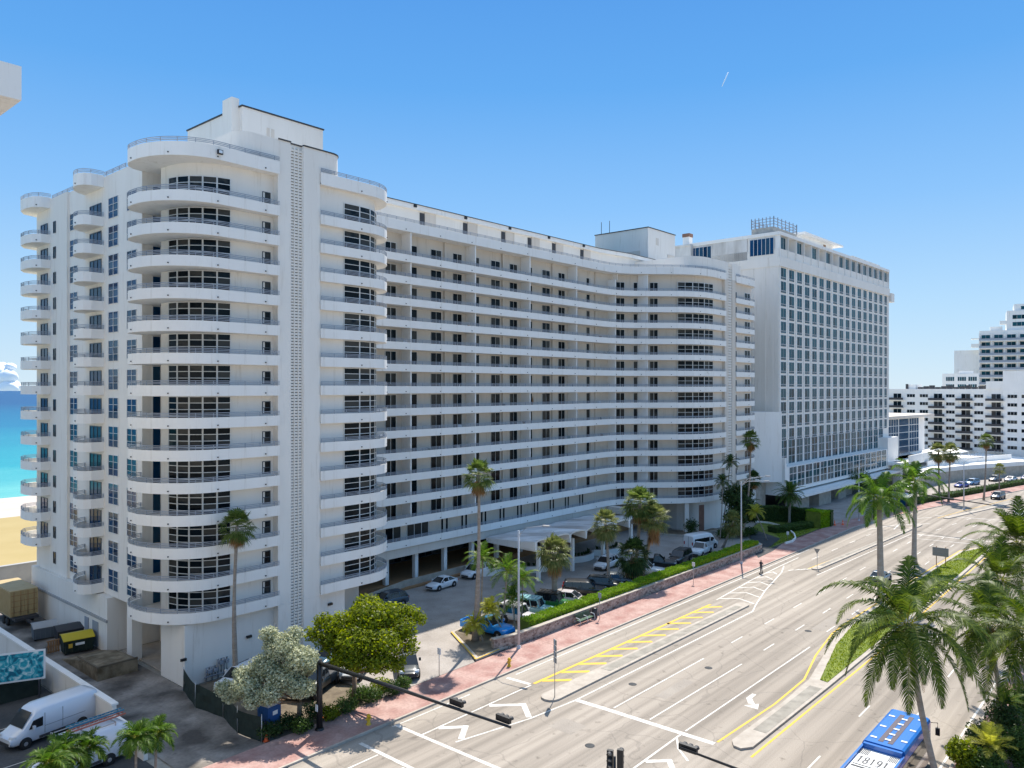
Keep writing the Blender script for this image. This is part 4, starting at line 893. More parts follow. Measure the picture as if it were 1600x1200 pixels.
def pinnate_palm(name, label, base, top, L, nf, nl, ll, lw, leaf, trunkm, r0, r1, droop=.6, sag=1.1, els=(75, -35), shaft=0., group=None, bend=.0, nuts=False, vee=.25):
    r = empty(name, base, label, 'palm', group); mb = MB(); pts = trunk_pts(base, top, 9, bend); rs = [r0 + (r1 - r0) * (i / 9) ** .5 for i in range(10)]; rs[0] = r0 * 1.25
    mb.tube(pts, rs, 9); mb.build('trunk', trunkm, r); t = Vector(top)
    if shaft: s = MB(); s.tube([t - Vector((0, 0, .1)), t + Vector((0, 0, shaft * .6)), t + Vector((0, 0, shaft))], [r1 * 1.15, r1 * 1.0, r1 * .45], 9); s.build('crownshaft', 'crownshaft', r)
    c = MB(); t = t + Vector((0, 0, shaft * .85))
    for i in range(nf):
        f = i / (nf - 1); el = R(els[0] + (els[1] - els[0]) * f ** .85 + rv(-6, 6)); az = i * 2.39996 + rv(-.2, .2)
        frond(c, t + Vector((math.cos(az) * r1, math.sin(az) * r1, rv(-.15, .15))), az, el, L * rv(.86, 1.06) * (.8 if f < .12 else 1), nl, ll, lw, droop, sag, vee=vee)
    c.build('crown', [leaf, 'leaf_yellow'], r)
    if nuts:
        c = MB()
        for i in range(5): az = i * 1.37 + L; frond(c, t + Vector((math.cos(az) * r1, math.sin(az) * r1, -.25)), az, R(rv(-72, -45)), L * rv(.5, .72), 34, .6, .05, .8, .9)
        c.build('dead_fronds', ['leaf_dead', 'leaf_dead'], r)
        c = MB()
        for i in range(9): a = i * .7; c.lathe([(.02, -.12), (.1, -.06), (.12, 0), (.1, .08), (.02, .13)], 7, 0, (t.x + math.cos(a) * .3, t.y + math.sin(a) * .3, t.z - .35 - .1 * (i % 3)))
        c.build('coconut', 'leaf_dead', r)
    return r
def fan_palm(name, label, base, top, rad, nf, leaf='leaf_fan', skirt=.0, r0=.2, r1=.13, nseg=14, trunkm='trunk', round_=False, group=None, bend=.1):
    r = empty(name, base, label, 'palm', group); mb = MB(); pts = trunk_pts(base, top, 8, bend); rs = [r0 + (r1 - r0) * min(1, i / 5) for i in range(9)]; rs[0] = r0 * 1.3
    mb.tube(pts, rs, 9); mb.build('trunk', trunkm, r); c = MB(); t = Vector(top)
    for i in range(nf):
        f = i / (nf - 1); el = R(82 - (150 if round_ else 120) * f + rv(-8, 8)); az = i * 2.39996 + rv(-.3, .3)
        fan_leaf(c, t + Vector((0, 0, rv(-.1, .25) - f * .3)), az, el, rad * rv(.42, .6), rad * rv(.46, .6), nseg, 0, 100, .3 + .35 * f)
    c.build('crown', [leaf, 'leaf_fan2'], r)
    if skirt:
        c = MB()
        for i in range(int(nf * .9)):
            az = i * 2.39996; el = R(rv(-82, -50)); fan_leaf(c, t + Vector((0, 0, -.25 - rv(0, skirt * .55))), az, el, rad * rv(.15, .3), rad * rv(.35, .5), 8, 0, 60, .6)
        c.build('dead_skirt', ['leaf_dead', 'leaf_dead'], r)
    return r
def onray(u, v, d): l = (u - 800) / F * d; return (d * CC + l * SS, d * SS - l * CC, 26 - (v - 606) * d / F)
# tall washingtonias by the street
G_ = 'tall fan palms'
fan_palm('fan_palm', 'tall slender fan palm standing against the white end tower', (35.0, 62.3, 0), onray(371, 822, 67.4), 1.85, 46, skirt=.5, r0=.26, r1=.14, bend=-.2, group=G_)
fan_palm('fan_palm', 'tall fan palm rising from the driveway island beside the blue pickup', (56.9, 54.4, .2), onray(748, 742, 78.5), 1.9, 50, skirt=1.3, r0=.34, r1=.15, bend=.15, group=G_)
fan_palm('fan_palm', 'medium fan palm behind the hedge next to the teal off-roader', (72, 55.9, .1), onray(866, 862, 91), 2.4, 56, 'leaf_fan2', skirt=2.2, r0=.4, r1=.3, bend=0, group=G_)
fan_palm('fan_palm', 'round-headed fan palm standing between the black SUVs', (84.4, 56.6, .1), onray(946, 818, 101), 2.2, 60, 'leaf_fan2', skirt=.6, r0=.24, r1=.17, bend=.1, round_=True, group=G_)
fan_palm('fan_palm', 'tallest crown of the palm clump right of the canopy', (90.0, 56.4, .1), onray(1000, 786, 104), 2.7, 60, skirt=1.4, r0=.3, r1=.22, bend=.2, group=G_)
fan_palm('fan_palm', 'palm of the clump with a big orange skirt of dead leaves', (90.8, 55.6, .1), onray(1021, 808, 103), 2.5, 56, 'leaf_fan2', skirt=3.4, r0=.3, r1=.22, bend=.1, group=G_)
fan_palm('fan_palm', 'lowest dark green palm of the clump, touching the hedge', (88.2, 56.4, .1), onray(990, 866, 102), 2.7, 64, 'leaf_dark', skirt=1.8, r0=.3, r1=.25, bend=0, round_=True, group=G_)
fan_palm('fan_palm', 'pale fan palm in front of the passenger van at the end of the hedge', (116.6, 56.2, 0), onray(1146, 814, 122), 2.1, 52, 'leaf_fan2', skirt=.3, r0=.22, r1=.16, bend=.1, round_=True, group=G_)
fan_palm('fan_palm', 'very tall fan palm between the apartment block and the hotel', (127.5, 57.8, .2), onray(1173, 686, 134), 1.9, 46, skirt=1.2, r0=.25, r1=.13, bend=.5, group=G_)
fan_palm('fan_palm', 'shorter fan palm just below the very tall one near the hotel', (129.5, 59, .2), onray(1178, 748, 136), 1.7, 42, 'leaf_dark', skirt=.8, r0=.22, r1=.13, bend=.3, group=G_)
pinnate_palm('date_palm', 'bushy feathery palm standing on the lawn in front of the hotel hedge', (145.5, 56.5, .1), onray(1234, 770, 147), 3.4, 40, 26, .8, .13, 'leaf_mass', 'trunk', .28, .22, .3, 1.0, (85, -45))
fan_palm('fan_palm', 'tall thin palm with small round crown near the passing grey SUV', onray(1537, 781, 178)[:2] + (.1,), onray(1541, 688, 178), 2.0, 46, skirt=.7, r0=.22, r1=.14, bend=.2, group=G_)
fan_palm('fan_palm', 'left palm of the pair in front of the pavilion', onray(1468, 778, 180)[:2] + (.1,), onray(1466, 706, 180), 2.6, 52, 'leaf_fan2', skirt=1., r0=.25, r1=.2, bend=0, group=G_)
fan_palm('fan_palm', 'right palm of the pair in front of the pavilion', onray(1482, 782, 175)[:2] + (.1,), onray(1485, 706, 175), 2.5, 50, 'leaf_fan2', skirt=1., r0=.22, r1=.16, bend=0, group=G_)
fan_palm('fan_palm', 'small young palm right of the tall thin one by the police cars', onray(1561, 765, 196)[:2] + (.1,), onray(1562, 732, 196), 1.7, 36, 'leaf_fan2', r0=.15, r1=.12, bend=0, group=G_)
G_ = 'small slender palms around the driveway'
for (u, v, bx, by, lf, lab, Lf) in ((754, 872, 58.6, 55.6, 'leaf_royal', 'slim palm right behind the thick trunk on the driveway island', 1.9), (792, 892, 60.2, 54.0, 'leaf_royal', 'slim palm with the widest crown over the blue pickup', 2.1), (816, 905, 63.0, 53.6, 'leaf_royal', 'slim palm touching the first street lamp', 1.9),
                              (800, 935, 61.8, 53.4, 'leaf_royal', 'lowest slim palm beside the street lamp', 1.6), (766, 952, 59.6, 52.6, 'leaf_yellow', 'short yellowing palm above the blue pickup hood', 1.3), (742, 975, 57.2, 53.6, 'leaf_yellow', 'tiny palm at the foot of the thick trunk', 1.2),
                              (1141, 722, 125.0, 60.5, 'leaf_dark', 'slender palm with small crown against the curved balconies', 1.5), (1129, 752, 122.5, 59.5, 'leaf_dark', 'slender palm leaning left of the dark clump', 1.6), (1180, 800, 127.2, 53.2, 'leaf_yellow', 'small yellow green palm near the exit lane', 1.7),
                              (1152, 768, 126, 59.8, 'leaf_dark', 'dark clump palm nearest the second street lamp', 2.4), (1168, 790, 128, 59, 'leaf_dark', 'dark clump palm under the very tall one', 2.4), (1152, 800, 125.4, 59.2, 'leaf_dark', 'lowest dark clump palm by the tower base', 2.0)):
    d = bx * CC + by * SS
    pinnate_palm('slender_palm', lab, (bx, by, .1), onray(u, v, d), Lf * 1.25, 19, 22, .72, .09, lf, 'trunk', .1, .07, .5, 1.2, (80, -20), group=G_, bend=.1)
# royal palms on the median
pinnate_palm('royal_palm', 'nearer royal palm on the median with a thick pale trunk', (100, 27.6, .0), onray(1374, 795, 93.8), 5.6, 22, 56, 1.25, .13, 'leaf_royal', 'royaltrunk', .5, .3, .9, 1.9, (82, -18), shaft=1.5, group='royal palms on the median', vee=.1)
pinnate_palm('royal_palm', 'farther royal palm on the median beyond the thick trunked one', (125.2, 30.0, .0), onray(1430, 765, 114.3), 5.8, 18, 50, 1.2, .14, 'leaf_royal', 'royaltrunk', .42, .26, .9, 1.9, (80, -18), shaft=1.6, group='royal palms on the median', vee=.1)
# coconut palms in the right foreground
G_ = 'coconut palms along the right sidewalk'
pinnate_palm('coconut_palm', 'big coconut palm in front of the blue bus', (51.6, 10.4, 0), onray(1418, 972, 46), 6.2, 27, 88, 1.1, .085, 'leaf_coco', 'trunk', .24, .15, .75, 1.75, (80, -40), group=G_, bend=-.35, nuts=True)
pinnate_palm('coconut_palm', 'coconut palm right of the big one over the red sidewalk', (66.5, 9.2, 0), onray(1545, 975, 57), 5.6, 26, 78, 1.1, .085, 'leaf_coco', 'trunk', .22, .14, .75, 1.6, (78, -48), group=G_, bend=-.3, nuts=True)
pinnate_palm('coconut_palm', 'uppermost coconut palm at the right edge against the lawn', (89, 9.4, 0), onray(1592, 848, 75), 6.0, 30, 74, 1.15, .1, 'leaf_coco', 'trunk', .22, .14, .5, 1.2, (80, -40), group=G_, bend=.2)
pinnate_palm('coconut_palm', 'coconut palm crown cut off by the right edge above the bushes', (57.5, 6.2, 0), onray(1615, 990, 50), 5.4, 26, 76, 1.05, .08, 'leaf_coco', 'trunk', .2, .14, .55, 1.35, (78, -45), group=G_, bend=-.2)
pinnate_palm('coconut_palm', 'coconut palm in the middle of the right group with dense fronds', (74, 9.4, 0), onray(1562, 905, 65), 5.2, 26, 68, 1.0, .085, 'leaf_coco', 'trunk', .2, .14, .5, 1.3, (80, -45), group=G_, bend=-.2)
# small palms bottom left
G_ = 'small palms by the parking lot'
for (u, v, d, lab, L_) in ((213, 1152, 47.5, 'small palm left of its twin by the parking lot exit', 1.6), (244, 1146, 49.3, 'small palm right of its twin by the parking lot exit', 1.6), (98, 1176, 46, 'small palm in front of the ladder van windshield', 1.9), (135, 1168, 47.5, 'small palm covering the side of the ladder van', 1.8), (75, 1192, 44, 'small palm at the bottom left in front of the ladder van hood', 1.7)):
    t = onray(u, v, d); pinnate_palm('small_palm', lab, (t[0] - .2, t[1] - .3, 0), t, L_ * .95, 22, 30, .6, .08, 'leaf_royal', 'trunk', .1, .07, .45, 1.6, (80, -25), group=G_)

def leafcloud(mb, blobs, n, s0, s1, shell=.45):
    tot = sum(b[3] * b[4] * b[5] for b in blobs)
    for b in blobs:
        k = int(n * b[3] * b[4] * b[5] / tot)
        for _ in range(k):
            v = Vector((random.gauss(0, 1), random.gauss(0, 1), random.gauss(0, 1))).normalized(); rr = rv(shell, 1.08) if random.random() < .8 else rv(0, shell)
            c = Vector((b[0] + v.x * b[3] * rr, b[1] + v.y * b[4] * rr, b[2] + v.z * b[5] * rr))
            a = Vector((random.gauss(0, 1), random.gauss(0, 1), random.gauss(0, .6))).normalized(); nn = (v * .8 + Vector((random.gauss(0, .6), random.gauss(0, .6), random.gauss(.3, .6)))).normalized()
            a = (a - nn * a.dot(nn)).normalized(); q = nn.cross(a); s = rv(s0, s1)
            mb.add([tuple(c - a * s), tuple(c - q * s * .5), tuple(c + a * s), tuple(c + q * s * .5)], [(0, 1, 2, 3)])
def broad_tree(name, label, base, blobs, n, leaf, s0, s1, r0=.22, cat='tree'):
    r = empty(name, base, label, cat); mb = MB(); b = Vector(base); fork = b + Vector((.2, .1, max(.8, (min(q[2] for q in blobs) - b.z) * .55)))
    mb.tube([b, b.lerp(fork, .5) + Vector((.08, 0, 0)), fork], [r0 * 1.3, r0, r0 * .8], 8)
    for q in blobs:
        c = Vector(q[:3]); m_ = fork.lerp(c, .5) + Vector((rv(-.3, .3), rv(-.3, .3), -.2)); mb.tube([fork, m_, c], [r0 * .5, r0 * .32, .03], 6)
        for _ in range(3): e = c + Vector((rv(-.7, .7) * q[3], rv(-.7, .7) * q[4], rv(-.4, .8) * q[5])); mb.tube([m_, m_.lerp(e, .55) + Vector((0, 0, .1)), e], [r0 * .2, r0 * .13, .015], 5)
    mb.build('trunk', 'bark', r); c = MB(); leafcloud(c, blobs, n, s0, s1); c.build('crown', leaf, r); return r
def blobs_px(lst, k=1.): return [(*onray(u, v, d * k), r * k, r * k, rz_ * k) for u, v, d, r, rz_ in lst]
broad_tree('shade_tree', 'bright green bushy tree beside the driveway entrance', (39.4, 51.6, .05),
           blobs_px([(575, 965, 66, 1.9, 1.3), (535, 978, 66.5, 1.7, 1.2), (610, 962, 67, 1.6, 1.1), (630, 985, 65.5, 1.2, 1.0), (560, 1000, 64, 1.8, 1.2), (600, 1005, 63.8, 1.6, 1.1), (515, 1000, 66, 1.2, .9), (640, 958, 67.5, 1.0, .8), (575, 945, 68, 1.3, .9), (505, 970, 67.5, .9, .7), (640, 1010, 64.5, .8, .7), (550, 1030, 63.5, 1.5, 1.0), (590, 1035, 63, 1.3, .9), (530, 1025, 65.5, 1.0, .8), (620, 1035, 64, .9, .8), (655, 965, 67, .8, .6), (490, 990, 66.5, .9, .7)], .95), 23000, 'leaf_green', .08, .2, .2)
broad_tree('buttonwood_tree', 'silvery grey-green tree behind the dark mesh fence', (34.2, 51.7, .05),
           blobs_px([(440, 1010, 62, 1.4, 1.0), (470, 1030, 61.5, 1.4, 1.0), (415, 1040, 61.5, 1.3, .9), (385, 1070, 60.5, 1.3, .8), (445, 1060, 61, 1.5, .9), (478, 1038, 63.5, 1.0, .9), (480, 1075, 62.5, .8, .7), (365, 1085, 60.5, .9, .7), (430, 1000, 62.5, .9, .6), (470, 1075, 60.5, 1.1, .7), (395, 1095, 59.5, .8, .6), (350, 1075, 60.5, .8, .6), (420, 990, 62, .8, .6), (420, 1085, 59.8, 1.0, .8), (460, 990, 63, .8, .6), (378, 1050, 61, .7, .5)], .95), 30000, 'leaf_silver', .07, .15, .2)
broad_tree('shade_tree', 'dense dark foliage clump at the base of the far curved tower', (126.5, 60.5, .1), blobs_px([(1143, 775, 134, 2.0, 1.8), (1158, 790, 134, 2.2, 2.0), (1165, 768, 136, 1.6, 1.6), (1150, 808, 132, 2.0, 1.6), (1175, 800, 136, 1.8, 1.8)]), 7000, 'leaf_dark', .12, .3, .15)
broad_tree('shrub', 'low green shrubs in the planting bed beside the passenger van', (127, 57.5, .1), [(124.5, 59.6, .9, 1.8, 1.4, .8), (128, 57.8, .9, 2.0, 1.4, .8), (130.5, 57.5, .8, 1.4, 1.4, .7)], 3500, 'leaf_mass', .08, .2, .05, 'shrub')
# undergrowth by the sidewalk, each bush its own
G_ = 'low bushes behind the sidewalk'
for i, (u, v, d, r_, lab) in enumerate(((445, 1112, 58.5, .9, 'low dark bush at the foot of the silvery tree'), (540, 1105, 61.5, .9, 'low dark bush right of the black signal mast'), (580, 1092, 63.5, .8, 'low bush in the middle of the bed along the sidewalk'), (612, 1082, 64.8, .7, 'low bush nearest the silver SUV'), (515, 1125, 60, .6, 'small sunlit bush beside the mast base'), (560, 1075, 64, .9, 'upright bush directly under the bright green crown'), (595, 1062, 65.5, .9, 'tall bush hiding the trunk of the bright green tree'), (490, 1095, 60.5, 1.0, 'wide bush just behind the black signal mast'), (470, 1135, 57.8, .7, 'low bush left of the mast beside the portable toilet'), (628, 1065, 66, .6, 'little bush touching the silver SUV wheel'), (420, 1140, 57, .8, 'ragged bush in front of the portable toilet'))):
    broad_tree('bush', lab, (*onray(u, v + 8, d)[:2], .05), [(*onray(u, v, d)[:2], .75, r_ * 1.1, r_, .6), (onray(u, v, d)[0] + .8, onray(u, v, d)[1] + .2, .5, r_ * .7, r_ * .7, .45)], 1200, ['leaf_dark', 'leaf_mass', 'leaf_mass', 'leaf_dark', 'leaf_green', 'leaf_mass', 'leaf_green', 'leaf_dark', 'leaf_mass', 'leaf_mass', 'leaf_dark'][i], .05, .13, .05, 'bush')
G_ = ''
for u, v, d, r_, lab, lf in ((1502, 1172, 51, 1.0, 'bright shrub nearest the front of the bus', 'leaf_green'), (1538, 1150, 53.5, 1.3, 'leafy shrub in the middle of the bottom right group', 'leaf_dark'), (1572, 1118, 56, 1.5, 'tallest dark shrub under the coconut palm at the right edge', 'leaf_dark'), (1596, 1165, 52, 1.5, 'shrub in the very corner at the bottom right', 'leaf_mass'), (1545, 1192, 50, 1.2, 'shrub cut by the bottom edge right of the bus', 'leaf_mass'), (1600, 1090, 58, 1.3, 'shrub farthest up along the right edge', 'leaf_mass')):
    x, y, z = onray(u, v, d); broad_tree('shrub', lab, (x, y, 0), [(x, y, z, r_, r_ * .9, r_ * .8), (x + .8, y + .3, z * .75, r_ * .8, r_ * .7, r_ * .7), (x - .4, y - .5, z * .6, r_ * .8, r_ * .7, r_ * .6)], 3800, lf, .06, .16, .08, 'shrub')
pinnate_palm('spiky_palm', 'yellow green spiky young palm among the bottom right shrubs', (*onray(1548, 1168, 50.5)[:2], 0), onray(1548, 1165, 50.5), 1.7, 22, 26, .5, .05, 'leaf_yellow', 'trunk', .12, .1, .2, .7, (85, 5))
pinnate_palm('spiky_palm', 'green spiky young palm above the bottom right shrubs', (*onray(1568, 1100, 56.5)[:2], 0), onray(1568, 1098, 56.5), 1.8, 22, 26, .5, .05, 'leaf_royal', 'trunk', .12, .1, .2, .7, (85, 5))
# hedges
def hedge(name, label, path, wdt, z0, z1, n, leaf, s=.13):
    r = empty(name, (*path[0], 0), label, 'hedge'); core = MB(); core.wall(path, z0, z1 - .12, wdt - .2); core.build('core', 'soil_green' if leaf == 'leaf_hedge' else 'leaf_dark', r)
    mb = MB(); Ls = [(Vector(path[i]), Vector(path[i + 1])) for i in range(len(path) - 1)]; tot = sum((b - a).length for a, b in Ls)
    for a, b in Ls:
        L = (b - a).length; d = (b - a) / L; nn = Vector((-d.y, d.x))
        for _ in range(int(n * L / tot)):
            t = rv(0, L); q = random.random(); wob = .07 * math.sin(t * 1.7) + .05 * math.sin(t * 4.1)
            if q < .5: o_, z = rv(-.1, wdt), z1 + wob + rv(-.14, .06)
            elif q < .85: o_, z = rv(-.16, .08), rv(z0, z1 + wob)
            else: o_, z = wdt + rv(-.15, .05), rv(z0, z1)
            c = Vector((*(a + d * t + nn * o_), z)); u = Vector((random.gauss(0, 1), random.gauss(0, 1), random.gauss(0, 1))).normalized(); v = u.orthogonal().normalized(); sz = s * rv(.6, 1.3)
            mb.add([tuple(c - u * sz), tuple(c - v * sz * .5), tuple(c + u * sz), tuple(c + v * sz * .5)], [(0, 1, 2, 3)])
    mb.build('foliage', leaf, r); return r
hedge('hedge', 'long bright green clipped hedge above the stone wall', [(61.5, 51.2), (80, 50.9), (100, 50.7), (117.5, 50.6)], 1.4, .3, 1.8, 27000, 'leaf_hedge', .12)
hedge('hedge', 'tall clipped hedge in front of the hotel base', [(147.5, 49.4), (146.6, 58), (144, 64), (136, 68)][::-1], 2.0, 0, 2.9, 13000, 'leaf_mass', .16)
hedge('hedge', 'sunlit end block of the hotel hedge near the traffic cones', [(144.4, 50.3), (147.6, 49.7)], 3.0, 0, 3.1, 5000, 'leaf_hedge', .14)  # brighter leaf than the rest of this hedge, sunlight put into the colour
hedge('hedge', 'low dark hedge around the exit lane bend', [(134.2, 54.4), (139, 52.6), (144, 51.4)], 2.2, 0, 1.1, 4500, 'leaf_mass', .15)
hedge('hedge', 'low clipped hedge along the far sidewalk by the police cars', off([(183, 41.3), (202, 37.2), (212.5, 34.8), (233, 30.4), (330, 8.5)], 4.3), 1.9, 0, 1.2, 12000, 'leaf_mass', .16)
broad_tree('shade_tree', 'dark tree between the limestone piers of the hotel', (196, 59, 0), [(196, 59, 4, 2.6, 2.6, 2.6), (199, 58.5, 3, 2, 2, 2)], 2500, 'leaf_mass', .1, .22)
broad_tree('shade_tree', 'round dark tree against the corner of the far tower base', (121.5, 64.3, .2), [(121.5, 64.3, 2.0, 1.3, 1.3, 1.4)], 1200, 'leaf_dark', .08, .2, .1)
# stone wall in front of the hedge
r = empty('stone_wall', (57, 50.4, 0), 'low rubble stone retaining wall along the red sidewalk', 'wall')
mb = MB(); mb.wall([(56.2, 51.2), (58.5, 50.55), (62, 50.4), (118.3, 50.3), (119, 51.2)], 0, 1.15, .45); mb.build('wall_face', 'stonewall', r)
mb = MB(); mb.wall([(56.1, 51.15), (58.5, 50.5), (62, 50.35), (118.35, 50.25), (119.05, 51.15)], 1.151, 1.25, .55); mb.build('coping', 'kerb', r)

# ================================================================ VEHICLES
def loft(mb, st, m=0):   # st: list of (x, zb, zt, halfwidth, topwidth)
    rings = []
    for x, zb, zt, hw, tw in st:
        zm = zb + (zt - zb) * .55
        h = [(0, zb), (hw * .86, zb), (hw * .98, zb + .12), (hw, zm), (hw * .97, zt - .12), (tw, zt), (tw * .5, zt + .025), (0, zt + .03)]
        rings.append([(x, y, z) for y, z in h] + [(x, -y, z) for y, z in h[-2:0:-1]])
    n = len(rings[0]); o = len(mb.v)
    for r_ in rings: mb.v.extend(r_)
    for i in range(len(rings) - 1):
        for k in range(n):
            mb.f.append((o + i * n + k, o + i * n + (k + 1) % n, o + (i + 1) * n + (k + 1) % n, o + (i + 1) * n + k)); mb.m.append(m); mb.sm.append(True)
    mb.f.append(tuple(o + k for k in range(n))); mb.m.append(m); mb.sm.append(False)
    e = o + (len(rings) - 1) * n; mb.f.append(tuple(e + k for k in reversed(range(n)))); mb.m.append(m); mb.sm.append(False)
def cab(glass, skin, base, top, zb, zt, wb, wt_, pillars, th=.05):
    # greenhouse: base (x rear, x front) at the belt, top (x rear, x front) at the roof; wb, wt_ half widths
    def P(x, s, t): return (x, s * (wb + (wt_ - wb) * t), zb + (zt - zb) * t)
    b0, b1 = base; t0, t1 = top
    g = [P(b0, -1, 0), P(b1, -1, 0), P(b1, 1, 0), P(b0, 1, 0), P(t0, -1, 1), P(t1, -1, 1), P(t1, 1, 1), P(t0, 1, 1)]
    glass.add(g, [(0, 1, 5, 4), (1, 2, 6, 5), (2, 3, 7, 6), (3, 0, 4, 7)])
    # roof skin with slightly domed centre
    e = .03
    skin.add([(t0 - e, -wt_ - e, zt - .03), (t1 + e, -wt_ - e, zt - .03), (t1 + e, wt_ + e, zt - .03), (t0 - e, wt_ + e, zt - .03), (t0 + .12, -wt_ + .14, zt + th), (t1 - .18, -wt_ + .14, zt + th), (t1 - .18, wt_ - .14, zt + th), (t0 + .12, wt_ - .14, zt + th)],
             [(0, 1, 5, 4), (1, 2, 6, 5), (2, 3, 7, 6), (3, 0, 4, 7), (4, 5, 6, 7), (3, 2, 1, 0)], 0)
    for s in (-1, 1):
        for f in pillars:   # f between 0 rear and 1 front
            xb = b0 + (b1 - b0) * f; xt = t0 + (t1 - t0) * f; w_ = .045 if 0 < f < 1 else .06
            a, b = Vector(P(xb, s, 0)), Vector(P(xt, s, 1)); o_ = Vector((0, s * .012, 0))
            q = [a + Vector((-w_, 0, 0)) + o_, a + Vector((w_, 0, 0)) + o_, b + Vector((w_, 0, 0)) + o_, b + Vector((-w_, 0, 0)) + o_]
            q2 = [p - Vector((0, s * .05, 0)) for p in q]; skin.hexa([tuple(p) for p in (q[0], q[1], q2[1], q2[0], q[3], q[2], q2[2], q2[3])], 0)
def wheel_proto():
    t = MB(); t.lathe([(.19, -.11), (.31, -.115), (.345, -.08), (.35, 0), (.345, .08), (.31, .115), (.19, .11)], 18, 0, axis='y'); me = t
    return me
_wm = {}
def wheel(parent, x, y, r_, name='wheel'):
    k = round(r_, 3)
    if k not in _wm:
        t = MB(); s = r_ / .35; t.lathe([(.2 * s, -.11), (.32 * s, -.115), (.345 * s, -.08), (.35 * s, 0), (.345 * s, .08), (.32 * s, .115), (.2 * s, .11)], 18, 0, axis='y')
        o = t.build('tire', 'rubber'); q = MB(); q.lathe([(.02, -.125), (.1 * s, -.12), (.2 * s, -.095), (.205 * s, 0), (.2 * s, .095), (.1 * s, .12), (.02, .125)], 10, 0, axis='y', smooth=False); q2 = q.build('rim', 'tire_rim')
        _wm[k] = (o.data, q2.data); bpy.data.objects.remove(o); bpy.data.objects.remove(q2)
    a, b = _wm[k]; o = bpy.data.objects.new(name, a); COL.objects.link(o); o.parent = parent; o.location = (x, y, r_); c = bpy.data.objects.new('rim', b); COL.objects.link(c); c.parent = o
def vehicle(name, kind, label, x, y, heading, col, cat='car', group=None, z=.13, roofcol=None, L=None, hoodcol=None, rough=.28, black_roof=False):
    spec = dict(sedan=(4.75, 1.83, 1.43), hatch=(4.4, 1.8, 1.5), suv=(4.85, 1.93, 1.72), bigsuv=(5.5, 2.05, 1.93), jeep=(4.7, 1.95, 1.93), pickup=(5.9, 2.03, 1.95), van=(6.0, 2.05, 2.6), bus_van=(6.3, 2.1, 2.6))[kind]
    Lc, W, Hc = spec; Lc = L or Lc; h = Lc / 2; w_ = W / 2
    r = empty(name, (x, y, z), label, cat, group, rz=R(heading), local=True)
    p = paint(col, rough); rp = paint(roofcol, rough) if roofcol else p
    body, gl, roof, trim = MB(), MB(), MB(), MB()
    wr = .35 if kind in ('sedan', 'hatch') else (.42 if kind in ('jeep', 'pickup', 'bigsuv') else .38)
    if kind in ('sedan', 'hatch'):
        loft(body, [(-h, .38, .78, w_ * .78, w_ * .6), (-h + .12, .28, .96, w_ * .93, w_ * .78), (-h + .9, .22, 1.0, w_, w_ * .86), (-.3, .2, .95, w_, w_ * .9), (h - 1.5, .22, .93, w_, w_ * .88), (h - .6, .24, .84, w_ * .96, w_ * .8), (h - .15, .28, .7, w_ * .86, w_ * .66), (h, .34, .58, w_ * .7, w_ * .5)])
        cab(gl, roof, (-h + .55 if kind == 'sedan' else -h + .25, h - 1.35), (-h + 1.35 if kind == 'sedan' else -h + .8, h - 2.2), .94, Hc, w_ * .9, w_ * .7, (0, .45, 1))
    elif kind == 'suv':
        loft(body, [(-h, .45, 1.0, w_ * .86, w_ * .75), (-h + .1, .32, 1.12, w_ * .95, w_ * .85), (-h + .8, .28, 1.14, w_, w_ * .9), (0, .27, 1.1, w_, w_ * .92), (h - 1.35, .28, 1.08, w_, w_ * .88), (h - .5, .3, .98, w_ * .96, w_ * .82), (h - .1, .34, .84, w_ * .88, w_ * .7), (h, .4, .72, w_ * .78, w_ * .6)])
        cab(gl, roof, (-h + .12, h - 1.2), (-h + .6, h - 2.0), 1.09, Hc, w_ * .92, w_ * .76, (0, .33, .64, 1))
        for s in (-1, 1): trim.box(-h + .9, h - 2.3, s * w_ * .66 - .02, s * w_ * .66 + .02, Hc + .06, Hc + .09)
    elif kind == 'bigsuv':
        loft(body, [(-h, .5, 1.15, w_ * .9, w_ * .84), (-h + .08, .38, 1.24, w_ * .97, w_ * .9), (0, .33, 1.22, w_, w_ * .93), (h - 1.5, .34, 1.2, w_, w_ * .92), (h - .35, .36, 1.12, w_ * .98, w_ * .88), (h - .05, .4, 1.0, w_ * .93, w_ * .82), (h, .45, .9, w_ * .9, w_ * .8)])
        cab(gl, roof, (-h + .08, h - 1.45), (-h + .35, h - 2.15), 1.2, Hc, w_ * .93, w_ * .8, (0, .3, .62, 1))
        for s in (-1, 1): trim.box(-h + .6, h - 2.5, s * w_ * .7 - .02, s * w_ * .7 + .02, Hc + .06, Hc + .1)
    elif kind == 'jeep':
        loft(body, [(-h, .55, 1.15, w_ * .88, w_ * .84), (-h + .08, .45, 1.2, w_ * .92, w_ * .88), (h - 1.75, .42, 1.2, w_ * .92, w_ * .86), (h - 1.4, .42, 1.17, w_ * .86, w_ * .76), (h - .2, .45, 1.08, w_ * .8, w_ * .7), (h, .5, 1.0, w_ * .76, w_ * .68)])
        cab(gl, roof, (-h + .1, h - 1.62), (-h + .15, h - 1.95), 1.18, Hc, w_ * .9, w_ * .82, (0, .33, .66, 1))
        for s in (-1, 1):
            for xx in (h - .85, -h + .85): trim.box(xx - .5, xx + .5, s * w_ - (.22 if s > 0 else -.0), s * w_ + (.0 if s > 0 else .22), .86, .93)
        tw = MB(); tw.lathe([(.15, -.1), (.36, -.1), (.38, 0), (.36, .1), (.15, .1)], 14, 0, (-h - .12, 0, 1.15), axis='x'); tw.build('spare_wheel', 'rubber', r)
        rk = MB()
        for k in range(6): rk.box(-h + .3 + k * .45, -h + .62 + k * .45, -w_ * .74, w_ * .74, Hc + .1, Hc + .14)
